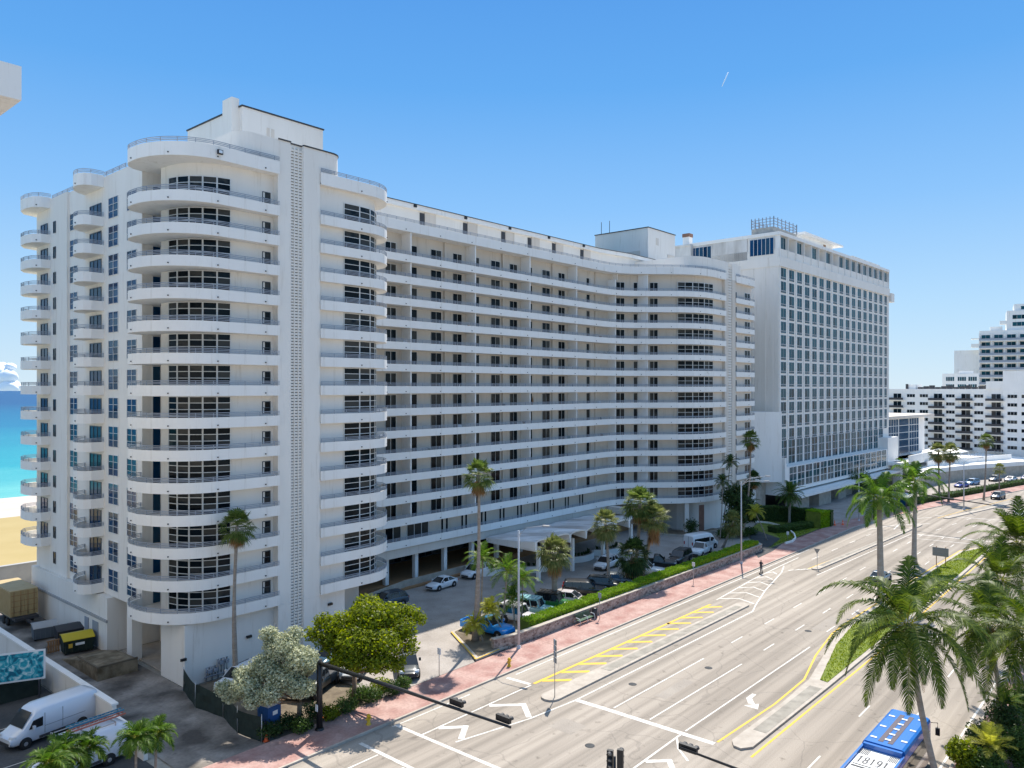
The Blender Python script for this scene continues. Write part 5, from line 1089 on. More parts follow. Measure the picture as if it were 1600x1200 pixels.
        for s in (-1, 1): rk.box(-h + .2, h - 2.1, s * w_ * .78 - .03, s * w_ * .78 + .03, Hc + .06, Hc + .16)
        rk.build('roof_rack', p if roofcol is None else rp, r)
    elif kind == 'pickup':
        loft(body, [(-.35, .45, 1.25, w_, w_ * .92), (h - 1.7, .42, 1.22, w_, w_ * .9), (h - .5, .42, 1.14, w_ * .98, w_ * .86), (h - .08, .45, 1.0, w_ * .92, w_ * .8), (h, .5, .9, w_ * .88, w_ * .78)])
        body.box(-h, -.35, -w_ * .97, -w_ * .88, .5, 1.22); body.box(-h, -.35, w_ * .88, w_ * .97, .5, 1.22); body.box(-h - .03, -h + .06, -w_ * .88 + .001, w_ * .88 - .001, .5, 1.22)
        trim.box(-h + .061, -.36, -w_ * .878, w_ * .878, .5, .72)
        cab(gl, roof, (-.3, h - 1.65), (-.1, h - 2.45), 1.2, Hc, w_ * .92, w_ * .76, (0, .5, 1))
    elif kind in ('van', 'bus_van'):
        loft(body, [(-h, .45, Hc - .25, w_ * .93, w_ * .8), (-h + .06, .35, Hc - .08, w_ * .98, w_ * .84), (-h + .5, .32, Hc, w_, w_ * .84), (h - 2.2, .32, Hc, w_, w_ * .84), (h - 1.75, .32, Hc - .12, w_, w_ * .8), (h - 1.28, .32, Hc - .62, w_, w_ * .84), (h - .85, .34, 1.42, w_ * .98, w_ * .84), (h - .2, .38, 1.08, w_ * .92, w_ * .78), (h, .45, .85, w_ * .82, w_ * .7)])
        # windscreen and front side windows lie on the skin
        gl.add([(h - .78, -w_ * .82, 1.47), (h - .78, w_ * .82, 1.47), (h - 1.48, w_ * .76, Hc - .2), (h - 1.48, -w_ * .76, Hc - .2)], [(0, 1, 2, 3)])
        for s in (-1, 1):
            y_ = s * (w_ + .012)
            q = [(h - 2.15, y_, 1.28), (h - 1.15, y_, 1.28), (h - 1.45, y_, 1.85), (h - 2.15, y_, 1.95)]; gl.add(q, [(0, 1, 2, 3) if s < 0 else (3, 2, 1, 0)])
            if kind == 'bus_van':
                q = [(-h + .3, y_, 1.3), (h - 2.4, y_, 1.3), (h - 2.4, y_, 1.98), (-h + .3, y_, 1.98)]; gl.add(q, [(0, 1, 2, 3) if s < 0 else (3, 2, 1, 0)])
        for s in (-1, 1):
            trim.box(-h + 1.8, h - 1.9, s * w_ - .03, s * w_ + .03, .45, .62); trim.box(h - 2.3, h - 2.28, s * (w_ - .012) - .02, s * (w_ - .012) + .02, .7, Hc - .45); trim.box(-h + 1.0, h - 2.3, s * w_ - .012, s * w_ + .012, 1.2, 1.215); trim.box(h - 3.6, h - 3.585, s * (w_ - .012) - .02, s * (w_ - .012) + .02, .7, Hc - .45)
        for s in (-1, 1): trim.box(-h - .015, -h + .01, s * .02 - .008 + (0 if s > 0 else 0), s * .02 + .008, .5, Hc - .3)
    hw_ = w_ * (.92 if kind == 'jeep' else 1)
    bo = body.build('body', p, r)
    if gl.f: gl.build('windows', 'carglass', r)
    if roof.f: roof.build('roof', rp, r)
    # trim: bumpers, grille, plate
    trim.box(h - .04, h + .035, -w_ * .6, w_ * .6, .42, .62); trim.box(-h - .035, -h + .04, -w_ * .7, w_ * .7, .42, .6)
    trim.build('trim', 'darkgrey', r)
    for s in (-1, 1):
        q = MB(); zl = {'sedan': .66, 'hatch': .68, 'suv': .86, 'bigsuv': 1.0, 'jeep': .92, 'pickup': .98, 'van': 1.0, 'bus_van': 1.0}[kind]
        q.hexa([(h - .32, s * w_ * .62, zl - .08), (h - .02, s * w_ * .5, zl - .08), (h - .1, s * w_ * .84, zl - .08), (h - .34, s * w_ * .93, zl - .08), (h - .34, s * w_ * .62, zl + .08), (h - .08, s * w_ * .5, zl + .07), (h - .16, s * w_ * .84, zl + .08), (h - .38, s * w_ * .93, zl + .08)])
        q.build('headlight', 'lamp_white', r)
        q = MB(); q.box(-h - .02, -h + .14, s * w_ * .78 - .1, s * w_ * .78 + .1, zl + .0, zl + (.5 if kind in ('van', 'bus_van', 'bigsuv') else .18)); q.build('taillight', 'lamp_red', r)
        q = MB(); xm = h - (1.75 if kind not in ('van', 'bus_van') else 1.5); q.box(xm - .06, xm + .1, s * (w_ + .1) - .1, s * (w_ + .1) + .1, 1.0 if kind in ('sedan', 'hatch') else 1.25, 1.16 if kind in ('sedan', 'hatch') else 1.5); q.build('mirror', p, r)
        for xx in (h - .95, -h + (.95 if kind not in ('van', 'bus_van', 'pickup') else 1.25)):
            wl = MB(); wl.lathe([(wr * 1.18, -.012), (wr * 1.18, .012)], 18, 0, (xx, s * hw_ * 1.0, wr * 1.02), axis='y'); wl.build('wheel_arch', 'black', r)
            wheel(r, xx, s * (hw_ - .07), wr)
    return r
G_ = 'vehicles parked in the apartment driveway'
WHITE = (.75, .76, .77); BLK = (.012, .012, .014)
v = vehicle('parked_sedan', 'sedan', 'white sedan parked in the shade beside the curved end balconies', 69.3, 72.3, 184, WHITE, group=G_)
vehicle('parked_car', 'suv', 'white SUV facing left, just behind the white sedan in the shade', 76.6, 73.2, 186, WHITE, group=G_)
vehicle('parked_car', 'suv', 'dark blue SUV half hidden behind the bright green tree', 59.2, 70.9, 172, (.03, .06, .09), group=G_)
vehicle('parked_car', 'suv', 'white crossover with dark grille under the canopy side', 92.4, 62.4, 186, WHITE, group=G_)
vehicle('pickup_truck', 'pickup', 'bright blue pickup truck parked nose to the hedge beside the island', 59.6, 55.2, 276, (.005, .30, .80), 'pickup truck', G_)
vehicle('parked_car', 'jeep', 'white open off-roader between the blue pickup and the teal one', 64.6, 55.1, 280, (.6, .58, .58), group=G_)
v = vehicle('parked_car', 'jeep', 'pale teal off-roader with a slatted roof rack', 67.9, 55.4, 288, (.26, .50, .52), group=G_)
vehicle('parked_car', 'jeep', 'dark green off-roader with black roof and bright green hood', 71.2, 55.2, 288, (.03, .2, .04), group=G_, roofcol=(.02, .02, .02))
vehicle('parked_car', 'hatch', 'pinkish white compact car between the green off-roader and the black SUV', 74.5, 55.1, 290, (.6, .54, .53), group=G_)
vehicle('parked_car', 'bigsuv', 'black boxy SUV, first of the two black ones behind the hedge', 78.2, 56.0, 304, BLK, group=G_)
vehicle('parked_car', 'suv', 'black SUV, second of the two behind the hedge, next to the round palm', 82.3, 55.9, 300, BLK, group=G_)
vehicle('parked_sedan', 'sedan', 'dark silver sedan at the foot of the palm clump', 85.8, 56.4, 298, (.11, .13, .14), group=G_)
vehicle('pickup_truck', 'pickup', 'white pickup with its tailgate hidden by the palm clump', 92.3, 55.8, 290, WHITE, 'pickup truck', G_, L=5.2)
vehicle('pickup_truck', 'pickup', 'black pickup bed showing beside the long black SUV', 97.0, 57.0, 300, BLK, 'pickup truck', G_)
vehicle('parked_car', 'bigsuv', 'long glossy black SUV parked parallel to the hedge', 102.2, 56.0, 188, BLK, group=G_)
vehicle('parked_car', 'pickup', 'white double-cab truck in front of the passenger van', 109.6, 56.4, 188, WHITE, 'pickup truck', G_)
vehicle('passenger_van', 'bus_van', 'white high-roof passenger van with green side graphic near the drive-through', 113.6, 58.4, 348, WHITE, 'van', G_)
vehicle('parked_car', 'suv', 'dark grey SUV facing the street beside the green tree', 46.7, 53.2, 233, (.05, .06, .065), group=G_)
vehicle('parked_car', 'suv', 'white SUV behind the mesh fence near the wall pipes', 35.2, 61.8, 196, WHITE, group=G_, z=.05)
vehicle('parked_car', 'hatch', 'light teal car glimpsed between the silvery and the green tree', 43.2, 60.4, 200, (.2, .36, .4), group=G_)
vehicle('pickup_truck', 'pickup', 'dark pickup truck with an open bed under the bright green tree', 39.2, 56.2, 205, (.02, .03, .04), 'pickup truck', G_, z=.05)
vehicle('parked_car', 'suv', 'white SUV under the bright green tree', 43.4, 56.4, 215, (.5, .52, .54), group=G_)
g = MB(); g.box(-1.5, 1.0, -1.09, -1.07, 1.0, 1.9)
v1 = vehicle('cargo_van', 'van', 'white high-roof cargo van parked beside the alley wall', 20.9, 64.2, 190.5, (.72, .76, .82), 'van', z=0, L=6.3)
v2 = vehicle('ladder_van', 'van', 'white work van with two ladders on its roof rack at the lower left', 20.1, 56.6, 186, (.74, .77, .82), 'van', z=0, L=5.9)
rk = MB()
for xx in (-2.2, -.2, 1.2):
    rk.box(xx, xx + .07, -.95, .95, 2.78, 2.84)
    for s in (-.93, .9): rk.box(xx, xx + .06, s, s + .04, 2.55, 2.78)
for s in (-.93, .9): rk.box(-2.2, 1.27, s, s + .04, 2.74, 2.79)
rk.build('roof_rack', 'steel', v2)
def ladder(label, x, y, z, ang, L, col):
    r = empty('ladder', (x, y, z), label, 'ladder', rz=R(ang), local=True); mb = MB()
    for s in (-.2, .2): mb.box(-L / 2, L / 2, s - .03, s + .03, 0, .1)
    mb.build('side_rail', col, r); mb = MB(); q = -L / 2 + .2
    while q < L / 2: mb.box(q, q + .05, -.17, .17, .03, .07); q += .3
    mb.build('rungs', 'steel', r)
ladder('blue fibreglass ladder on the work van roof', 21.6, 57.35, 2.86, 186, 3.8, paint((.03, .2, .3), .5))
ladder('orange-red fibreglass ladder on the work van roof', 21.4, 56.6, 2.86, 186, 3.8, paint((.4, .12, .08), .5))
G_ = 'cars on the road and at the far entrance'
vehicle('car', 'suv', 'dark grey SUV driving on the far carriageway', 211.0, 32.6, 171, (.05, .06, .08), group=G_, z=0)
vehicle('car', 'sedan', 'blue-grey car hidden behind the near royal palm trunk', 110.6, 30.6, 0, (.06, .12, .2), group=G_, z=0)
vehicle('car', 'sedan', 'white car at the right edge on the far road', 184.5, 24.6, 170, WHITE, group=G_, z=0)
vehicle('car', 'suv', 'black car cut off by the bottom edge next to the bus', 46.6, 19.6, 0, BLK, group=G_, z=0)
for i, (x, y, h_, c, lab, kd) in enumerate(((229, 41.5, 160, (.04, .04, .3), 'white and blue police car, leftmost in the row by the ramp wall', 'sedan'), (236.5, 40.4, 165, (.1, .25, .45), 'light blue car parked by the ramp wall', 'suv'), (250, 37.3, 168, (.08, .1, .11), 'dark grey car parked by the ramp wall', 'suv'),
                                         (252.5, 34.0, 165, (.55, .56, .58), 'silver sedan right of the dark grey one by the ramp wall', 'sedan'), (260, 31, 160, (.12, .14, .4), 'police car parked at the far right by the ramp wall', 'sedan'), (216, 50.3, 180, WHITE, 'white car parked on the ramp left of the pavilion palms', 'suv'))):
    vehicle('car', kd, lab, x, y + 2, h_, c, group=G_, z=0 if i < 5 else .2)
# city bus
bs = empty('city_bus', (47.2, 14.4, 0), 'blue city bus with number 18191 on its rear roof panel', 'bus', local=True)
mb = MB(); W = 1.29
def rbox(mb, x0, x1, hw, z0, z1, b=.16, m=0):
    prof = [(-hw, z0), (hw, z0), (hw, z1 - b * 1.4), (hw - b * .4, z1 - b * .4), (hw - b * 1.4, z1), (-hw + b * 1.4, z1), (-hw + b * .4, z1 - b * .4), (-hw, z1 - b * 1.4)]
    n = len(prof); mb.add([(x0, y, z) for y, z in prof] + [(x1, y, z) for y, z in prof], [tuple(reversed(range(n)))] + [tuple(range(n, 2 * n))] + [(i, (i + 1) % n, n + (i + 1) % n, n + i) for i in range(n)], m)
rbox(mb, 5.5, 11.9, W, .35, 3.2); rbox(mb, 0, 5.499, W, .35, 2.75, .06); mb.box(0.0, 5.49, -W + .005, -W + .14, 2.74, 2.9); mb.box(0.0, 5.49, W - .14, W - .005, 2.74, 2.95); mb.box(5.2, 5.49, -W + .141, W - .141, 2.74, 3.12)
mb.hexa([(11.9, -W + .01, .4), (12.15, -W + .15, .4), (12.15, W - .15, .4), (11.9, W - .01, .4), (11.9, -W + .1, 3.05), (12.05, -W + .25, 2.9), (12.05, W - .25, 2.9), (11.9, W - .1, 3.05)])
mb.build('body', paint((.01, .14, .48), .35), bs)
mb = MB(); mb.box(.05, 5.18, -W + .15, W - .15, 2.751, 2.80); mb.build('rear_roof_panel', 'whiteplastic', bs)
mb = MB()
for s in (.25, .75): mb.box(5.9, 11.2, s * 1.0 - .68 if s < .5 else s * 1.0 - .6, s - .38 if s < .5 else s - .3, 3.201, 3.215)
mb.build('roof_strip', paint((.06, .03, .035), .6), bs)
mb = MB()
for k in range(5): mb.box(6.3 + k * 1.0, 6.5 + k * 1.0, -.2, .15, 3.22, 3.25)
for k in range(3):
    mb.box(6.2 + k * 2.1, 6.4 + k * 2.1, .62, 1.0, 3.205, 3.24); mb.box(6.7 + k * 2.1, 6.9 + k * 2.1, -1.08, -.72, 3.205, 3.24)
mb.build('roof_hatch', 'whiteplastic', bs)
mb = MB()
for k in range(6):
    mb.box(4.2, 5.0, -1.05 + k * .09, -1.02 + k * .09, 2.801, 2.83); mb.box(4.2, 5.0, .62 + k * .09, .65 + k * .09, 2.801, 2.83)
mb.box(2.3, 2.45, -1, 1, 2.801, 2.83); mb.box(2.65, 2.7, -1, 1, 2.801, 2.83); mb.build('roof_grille', 'black', bs)
mb = MB()
for ci_, ch_ in enumerate('18191'):   # painted digits, read from behind the bus
    yc = .82 - ci_ * .37
    def T(pl): return [(3.0 + q * .98, yc - p * .27) for p, q in pl]
    def ring(cx, cy, rx, ry): return [(cx + rx * math.cos(R(a)), cy + ry * math.sin(R(a))) for a in range(0, 361, 30)]
    strokes = {'1': [[(0, 0), (0, 1)], [(0, .97), (-.3, .8)]], '8': [ring(0, .74, .36, .24), ring(0, .25, .42, .25)], '9': [ring(0, .70, .40, .28), [(.40, .72), (.36, .35), (.1, .03), (-.35, .04)]]}[ch_]
    for st_ in strokes: line(mb, T(st_), .085, 2.808)
mb.build('number', 'black', bs)
for s in (-1, 1):
    mb = MB(); mb.box(.4, 11.6, s * (W + .008) - .006, s * (W + .008) + .006, 1.35, 2.45); mb.build('side_windows', 'carglass', bs)
    mb = MB(); mb.box(.2, 11.8, s * (W + .012) - .006, s * (W + .012) + .006, .42, 1.34); mb.build('side_panel', paint((.32, .2, .2), .2, .3), bs)
    for x in (2.9, 9.3): wheel(bs, x, s * (W - .1), .48)
mb = MB(); mb.tube([(11.95, -W - .02, 2.9), (12.3, -W - .35, 2.85), (12.3, -W - .35, 2.5)], .03, 6); mb.box(12.22, 12.38, -W - .48, -W - .22, 2.0, 2.5); mb.build('mirror', 'black', bs)
mb = MB(); mb.box(12.16, 12.2, -W + .25, W - .25, 1.0, 2.4); mb.build('windscreen', 'carglass', bs)
# scooter rider
from math import pi
r = empty('kick_scooter', (104.3, 44.5, 0), 'dark electric kick scooter ridden along the kerb', 'scooter'); mb = MB()
mb.box(103.85, 104.75, 44.42, 44.58, .12, .19); mb.tube([(104.8, 44.5, .15), (104.68, 44.5, 1.1)], .03, 6); mb.tube([(104.68, 44.25, 1.1), (104.68, 44.75, 1.1)], .025, 6); mb.build('frame', 'darkgrey', r)
for x in (103.8, 104.85):
    mb = MB(); mb.lathe([(.04, -.03), (.12, -.03), (.12, .03), (.04, .03)], 12, 0, (x, 44.5, .12), axis='y'); mb.build('wheel', 'rubber', r)
def person(label, x, y, z, rz, joints, edges, rad, shirt, pants, skin=(.35, .2, .13)):
    me = bpy.data.meshes.new('person'); me.from_pydata(joints, edges, []); o = bpy.data.objects.new('person', me); COL.objects.link(o); o.location = (x, y, z); o.rotation_euler.z = rz
    md = o.modifiers.new('skin', 'SKIN'); sv = me.skin_vertices[0].data
    for i, q in enumerate(rad): sv[i].radius = (q, q)
    sv[0].use_root = True; o.modifiers.new('sub', 'SUBSURF').levels = 1; o.modifiers['sub'].render_levels = 1
    bpy.context.view_layer.update(); dg = bpy.context.evaluated_depsgraph_get(); m2 = bpy.data.meshes.new_from_object(o.evaluated_get(dg)); o.modifiers.clear(); o.data = m2
    for c in (pants, shirt, skin): m2.materials.append(paint(c, .8))
    for p in m2.polygons:
        c = p.center; p.use_smooth = True; p.material_index = 2 if c.z > 1.42 or (abs(c.y) > .24 and c.z < 1.2 and c.z > .9 and c.x > .1) else (1 if c.z > .9 else 0)
    return tag(o, label, 'person')
J = [(0, 0, .95), (0, 0, 1.15), (0, 0, 1.38), (0.01, 0, 1.5), (.02, 0, 1.62), (.03, 0, 1.74), (0, .18, 1.38), (.12, .26, 1.15), (.33, .24, 1.08), (0, -.18, 1.38), (.12, -.26, 1.15), (.33, -.24, 1.08), (0, .1, .88), (.04, .1, .5), (.02, .09, .1), (.14, .09, .05), (0, -.1, .88), (-.1, -.1, .5), (-.2, -.08, .1), (-.08, -.08, .05)]
Ed = [(0, 1), (1, 2), (2, 3), (3, 4), (4, 5), (2, 6), (6, 7), (7, 8), (2, 9), (9, 10), (10, 11), (0, 12), (12, 13), (13, 14), (14, 15), (0, 16), (16, 17), (17, 18), (18, 19)]
person('person in dark clothes standing on the kick scooter at the road edge', 104.3, 44.5, .19, 0, J, Ed, [.15, .14, .16, .06, .1, .08, .07, .05, .035, .07, .05, .035, .1, .065, .045, .04, .1, .065, .045, .04], (.03, .03, .04), (.05, .05, .07))

# ================================================================ STREET FURNITURE
def signal_head(name, label, x, y, z, rz, n=3, horiz=False, group=None):
    r = empty(name, (x, y, z), label, 'traffic light', group, rz=R(rz), local=True); mb = MB(); Ln = .36 * n
    if horiz: mb.box(-.1, .12, -Ln / 2, Ln / 2, -.18, .18)
    else: mb.box(-.1, .12, -.18, .18, -Ln, 0)
    mb.build('housing', 'black', r)
    for k in range(n):
        c = (.12, -Ln / 2 + .18 + k * .36, 0) if horiz else (.12, 0, -.18 - k * .36)
        mb = MB(); m_ = 10; vs = []
        for i in range(m_ + 1): a = R(-10 + 200 * i / m_); vs += [(c[0], c[1] + math.cos(a) * .15, c[2] + math.sin(a) * .15), (c[0] + .26, c[1] + math.cos(a) * .15, c[2] + math.sin(a) * .15)]
        mb.add(vs, [(2 * i, 2 * i + 1, 2 * i + 3, 2 * i + 2) for i in range(m_)]); v_ = mb.build('visor', 'darkgrey', r)
        mb = MB(); mb.lathe([(.12, 0), (.09, .04), (.01, .05)], 12, 0, (c[0], c[1], c[2]), axis='x'); mb.build('lens', 'signback', r)
    return r
mast = empty('signal_mast', (34.5, 49.3, .12), 'thick black traffic signal mast with a long arm over the road', 'signal mast')
mb = MB(); mb.tube([(34.5, 49.3, .1), (34.5, 49.3, 5.45)], [.24, .2], 12); mb.lathe([(.34, .1), (.34, .22), (.24, .3)], 12, 0, (34.5, 49.3, 0)); mb.build('pole', 'black', mast)
mb = MB(); mb.tube([(34.5, 49.3, 5.15), (34.5, 40, 5.55), (34.5, 30.1, 5.85)], [.17, .13, .08], 10); mb.build('arm', 'black', mast)
mb = MB(); mb.box(34.2, 34.25, 49.15, 49.42, 1.6, 2.1); mb.build('push_button_sign', 'whiteplastic', mast)
signal_head('traffic_light', 'horizontal signal head halfway along the black arm', 34.75, 34.9, 5.95, 0, 3, True)
signal_head('traffic_light', 'horizontal signal head at the tip of the black arm', 34.75, 30.9, 6.05, 0, 3, True)
m2 = empty('signal_arm_pole', (38.5, 8.6, .12), 'thin black signal arm reaching in from the bottom edge', 'signal mast')
mb = MB(); mb.tube([(38.5, 8.6, .1), (38.5, 8.6, 5.9)], [.2, .16], 10); mb.build('pole', 'black', m2); mb = MB(); mb.tube([(38.5, 8.6, 5.6), (38.5, 21.1, 6.0)], [.12, .06], 8); mb.build('arm', 'black', m2)
signal_head('traffic_light', 'horizontal three-lens signal at the tip of the thin black arm', 38.7, 20.7, 6.0, 0, 3, True)
m3 = empty('signal_post', (37.9, 25.0, 0), 'short signal post at the bottom edge of the frame', 'signal mast'); mb = MB(); mb.tube([(37.9, 25, 0), (37.9, 25, 4.5)], .07, 8); mb.build('pole', 'black', m3)
signal_head('traffic_light', 'left vertical signal head on the short post', 37.95, 25.35, 4.75, 200, 3); signal_head('traffic_light', 'right vertical signal head on the short post', 38.1, 24.75, 4.9, 20, 3)
def street_lamp(label, x, y, h, arms, col='lightgrey', group='street lamps'):
    r = empty('street_lamp', (x, y, .1), label, 'street lamp', group); mb = MB(); mb.tube([(x, y, 0), (x, y, h * .5), (x, y, h)], [.14, .11, .08], 8); mb.lathe([(.22, 0), (.22, .3), (.14, .4)], 8, 0, (x, y, .05)); mb.build('pole', col, r)
    for (dx, dy, dz) in arms:
        mb = MB(); mb.tube([(x, y, h - .5), (x + dx * .3, y + dy * .3, h + dz * .5), (x + dx, y + dy, h + dz)], [.05, .045, .04], 6); mb.build('arm', col, r)
        mb = MB(); L = math.hypot(dx, dy); mb.bar((x + dx, y + dy), (x + dx * (1 + .7 / L), y + dy * (1 + .7 / L)), h + dz - .05, h + dz + .08, -.14, .14); mb.build('lamp_head', 'grey', r)
street_lamp('grey street lamp beside the stone wall near the teal off-roader', 58.3, 49.8, 11.8, [(.6, -2.6, .7)])
street_lamp('double-armed street lamp at the end of the stone wall', 107.8, 49.0, 12.2, [(.6, -3.4, 1.0), (1.2, -3.0, .2)])
street_lamp('thin street lamp behind the nearer royal palm', *onray(1342, 800, 150)[:2], 10.5, [(.5, -2.5, .8)])
street_lamp('street lamp beside the bus shelter', *onray(1506, 797, 164)[:2], 10.5, [(.5, -2.8, .8)])
fm = empty('far_signal_mast', (160.5, 45.6, .1), 'far dark signal mast with a long arm across the road', 'signal mast')
mb = MB(); mb.tube([(160.5, 45.6, 0), (160.5, 45.6, 6)], [.2, .16], 8); mb.build('pole', 'darkgrey', fm); mb = MB(); mb.tube([(160.5, 45.6, 6.6), (153, 24.6, 6.0)], [.16, .08], 8); mb.build('arm', 'darkgrey', fm)
signal_head('traffic_light', 'signal head on the far mast arm', 155.6, 31.3, 6.1, 0, 3, True)
# signs
r = empty('route_sign', (51.0, 39.6, .16), 'tall post carrying a stack of grey route signs seen from the side', 'road sign'); mb = MB(); mb.tube([(51, 39.6, .1), (51, 39.6, 5.0)], .04, 6); mb.build('post', 'steel', r)
for k in range(4): mb = MB(); mb.hexa([(50.95, 39.35, 3.0 + k * .5), (51.2, 39.85, 3.0 + k * .5), (51.17, 39.87, 3.0 + k * .5), (50.92, 39.37, 3.0 + k * .5), (50.95, 39.35, 3.45 + k * .5), (51.2, 39.85, 3.45 + k * .5), (51.17, 39.87, 3.45 + k * .5), (50.92, 39.37, 3.45 + k * .5)]); mb.build('sign_panel', 'signback', r)
r = empty('yield_sign', (112.4, 39.6, .16), 'inverted triangular sign seen from behind on the thin island', 'road sign'); mb = MB(); mb.tube([(112.4, 39.6, .1), (112.4, 39.6, 2.6)], .035, 6); mb.build('post', 'steel', r)
mb = MB(); mb.add([(112.34, 39.15, 2.9), (112.34, 40.05, 2.9), (112.34, 39.6, 2.1), (112.31, 39.15, 2.9), (112.31, 40.05, 2.9), (112.31, 39.6, 2.1)], [(0, 1, 2), (5, 4, 3), (0, 3, 4, 1), (1, 4, 5, 2), (2, 5, 3, 0)]); mb.build('sign_panel', 'signback', r)
r = empty('direction_sign', (125.6, 26.5, .2), 'wide grey sign back on two posts on the grass median', 'road sign'); 
for y in (27.1, 25.9): mb = MB(); mb.tube([(125.6, y, .1), (125.6, y, 2.9)], .06, 6); mb.build('post', 'wood', r)
mb = MB(); mb.box(125.5, 125.54, 25.5, 27.6, 1.5, 2.75)
for k in range(3): mb.box(125.44, 125.499, 25.5, 27.6, 1.7 + k * .4, 1.75 + k * .4)
mb.build('sign_panel', 'signback', r)
for i, (x, y, lab) in enumerate(((92.9, 48.9, 'small parking sign on a thin post along the red sidewalk'), (71.7, 49.3, 'blue bus stop sign post beside the green bench'), (48.0, 50.4, 'white sign post at the driveway corner beside the dark grey SUV'), (129.6, 50.6, 'short white post at the exit lane corner'))):
    r = empty('sign_post', (x, y, .12), lab, 'road sign'); h = (2.9, 3.0, 2.6, 1.6)[i]; mb = MB(); mb.tube([(x, y, .1), (x, y, h)], .035, 6); mb.build('post', 'steel', r)
    mb = MB(); mb.box(x - .03, x + .03, y - .2, y + .2, h - .55, h); mb.build('sign_panel', ('whiteplastic', 'bluerail', 'whiteplastic', 'whiteplastic')[i], r)
# bench and bin
r = empty('bus_bench', (69.3, 49.6, .12), 'dark green slatted bench with curved metal ends on the red sidewalk', 'bench'); mb = MB()
for k in range(5): mb.box(68.2, 70.8, 49.45 + k * .1, 49.53 + k * .1, .56, .6)
for k in range(5): mb.box(68.2, 70.8, 49.98 + k * .03, 50.01 + k * .03, .68 + k * .1, .75 + k * .1)
mb.build('seat', 'benchgreen', r)
for x in (68.1, 69.5, 70.85): mb = MB(); mb.tube([(x, 49.4, .12), (x, 49.36, .5), (x, 49.5, .85), (x, 49.9, .9), (x, 50.1, .5), (x, 50.1, .12)], .04, 6); mb.build('end_frame', 'lightgrey', r)
r = empty('litter_bin', (71.6, 49.9, .12), 'dark litter bin beside the blue bus stop post', 'bin'); mb = MB(); mb.lathe([(.26, .12), (.3, .2), (.3, 1.0), (.25, 1.1)], 12, 0, (71.6, 49.9, 0)); mb.build('drum', 'darkgrey', r); mb = MB(); mb.lathe([(.31, 1.1), (.31, 1.16), (.1, 1.25)], 12, 0, (71.6, 49.9, 0)); mb.build('lid', 'black', r)
def hydrant(label, x, y):
    r = empty('fire_hydrant', (x, y, .12), label, 'fire hydrant', 'yellow fire hydrants'); mb = MB(); mb.lathe([(.2, .12), (.2, .2), (.13, .22), (.13, .7), (.17, .74), (.14, .86), (.03, .95)], 12, 0, (x, y, 0)); mb.build('barrel', 'yellowpaint', r)
    mb = MB(); mb.tube([(x - .26, y, .58), (x + .26, y, .58)], .07, 8); mb.build('outlet', 'yellowpaint', r)
hydrant('yellow fire hydrant near the driveway island', 53.9, 47.2); hydrant('yellow fire hydrant on the sidewalk below the signal arm', 37.5, 47.2)
def cone(label, x, y, z=.12, s=1.):
    r = empty('traffic_cone', (x, y, z), label, 'traffic cone', 'orange traffic cones'); mb = MB(); mb.box(x - .19 * s, x + .19 * s, y - .19 * s, y + .19 * s, z, z + .04); mb.lathe([(.14 * s, z + .04), (.03 * s, z + .75 * s)], 10, 0, (x, y, 0)); mb.build('shell', 'cone', r)
    mb = MB(); mb.lathe([(.1 * s, z + .3 * s), (.078 * s, z + .42 * s)], 10, 0, (x, y, 0)); mb.build('reflective_band', 'whiteplastic', r)
cone('left traffic cone by the sunlit hedge block', 149.4, 49.4, s=1.3); cone('right traffic cone by the sunlit hedge block', 150.9, 48.4, s=1.3); cone('traffic cone near the base of the black signal mast', 36.2, 50.9, .05); cone('traffic cone at the end of the mesh fence', 30.9, 50.8, .05)
# bus shelter
r = empty('bus_shelter', (180, 44.4, .12), 'small glass bus shelter with flat white roof', 'bus shelter'); mb = MB(); mb.box(177, 184, 43.6, 46.2, 2.7, 2.9); mb.build('roof', 'whiteplastic', r); mb = MB()
for x in (177.4, 183.6): mb.box(x, x + .12, 43.9, 44.02, .1, 2.7); mb.box(x, x + .12, 45.8, 45.92, .1, 2.7)
mb.build('posts', 'darkgrey', r); mb = MB(); mb.box(177.6, 183.5, 45.84, 45.88, .4, 2.5); mb.box(177.42, 177.46, 44.1, 45.7, .4, 2.5); mb.build('glass_panel', 'blueglass', r)

# alley --------------------------------------------------------------
r = empty('alley_wall', (24.2, 61, 0), 'long white wall with white coping between the alley and the parking lot', 'wall')
mb = MB(); mb.box(24.0, 24.3, 60.6, 96, 0, 2.15); mb.box(23.7, 24.0, 54.6, 60.59, 0, 1.5); mb.build('wall_face', 'stucco', r)
mb = MB(); mb.box(23.9, 24.4, 60.5, 96.1, 2.151, 2.3); mb.box(23.6, 24.1, 54.5, 60.45, 1.501, 1.63); mb.build('coping', 'stucco2', r)
r = empty('retaining_wall', (36, 112, 0), 'grey retaining wall across the far end of the alley', 'wall'); mb = MB(); mb.box(10, 60, 116, 116.5, 0, 2.6); mb.box(10, 60, 115.9, 116.6, 2.6, 2.75); mb.build('wall_face', 'grey', r)
ct = empty('shipping_container', (28.8, 98, .9), 'tan shipping container on a trailer at the end of the alley', 'container')
mb = MB(); x0, x1, y0, y1, z0, z1 = 27.3, 30.0, 95.6, 102.2, 1.15, 3.95; mb.box(x0, x1, y0, y1, z0, z1)
for k in range(26): y = y0 + .1 + k * .25; mb.box(x0 - .04, x0 - .001, y, y + .12, z0 + .15, z1 - .15)
mb.build('shell', mat('tanpaint', (.42, .30, .14), .7, (.50, .38, .2), 1.5, 1), ct)
mb = MB()
for s in (x0 + .05, x0 + 1.38):
    mb.box(s, s + 1.27, y0 - .05, y0 - .001, z0 + .08, z1 - .08)
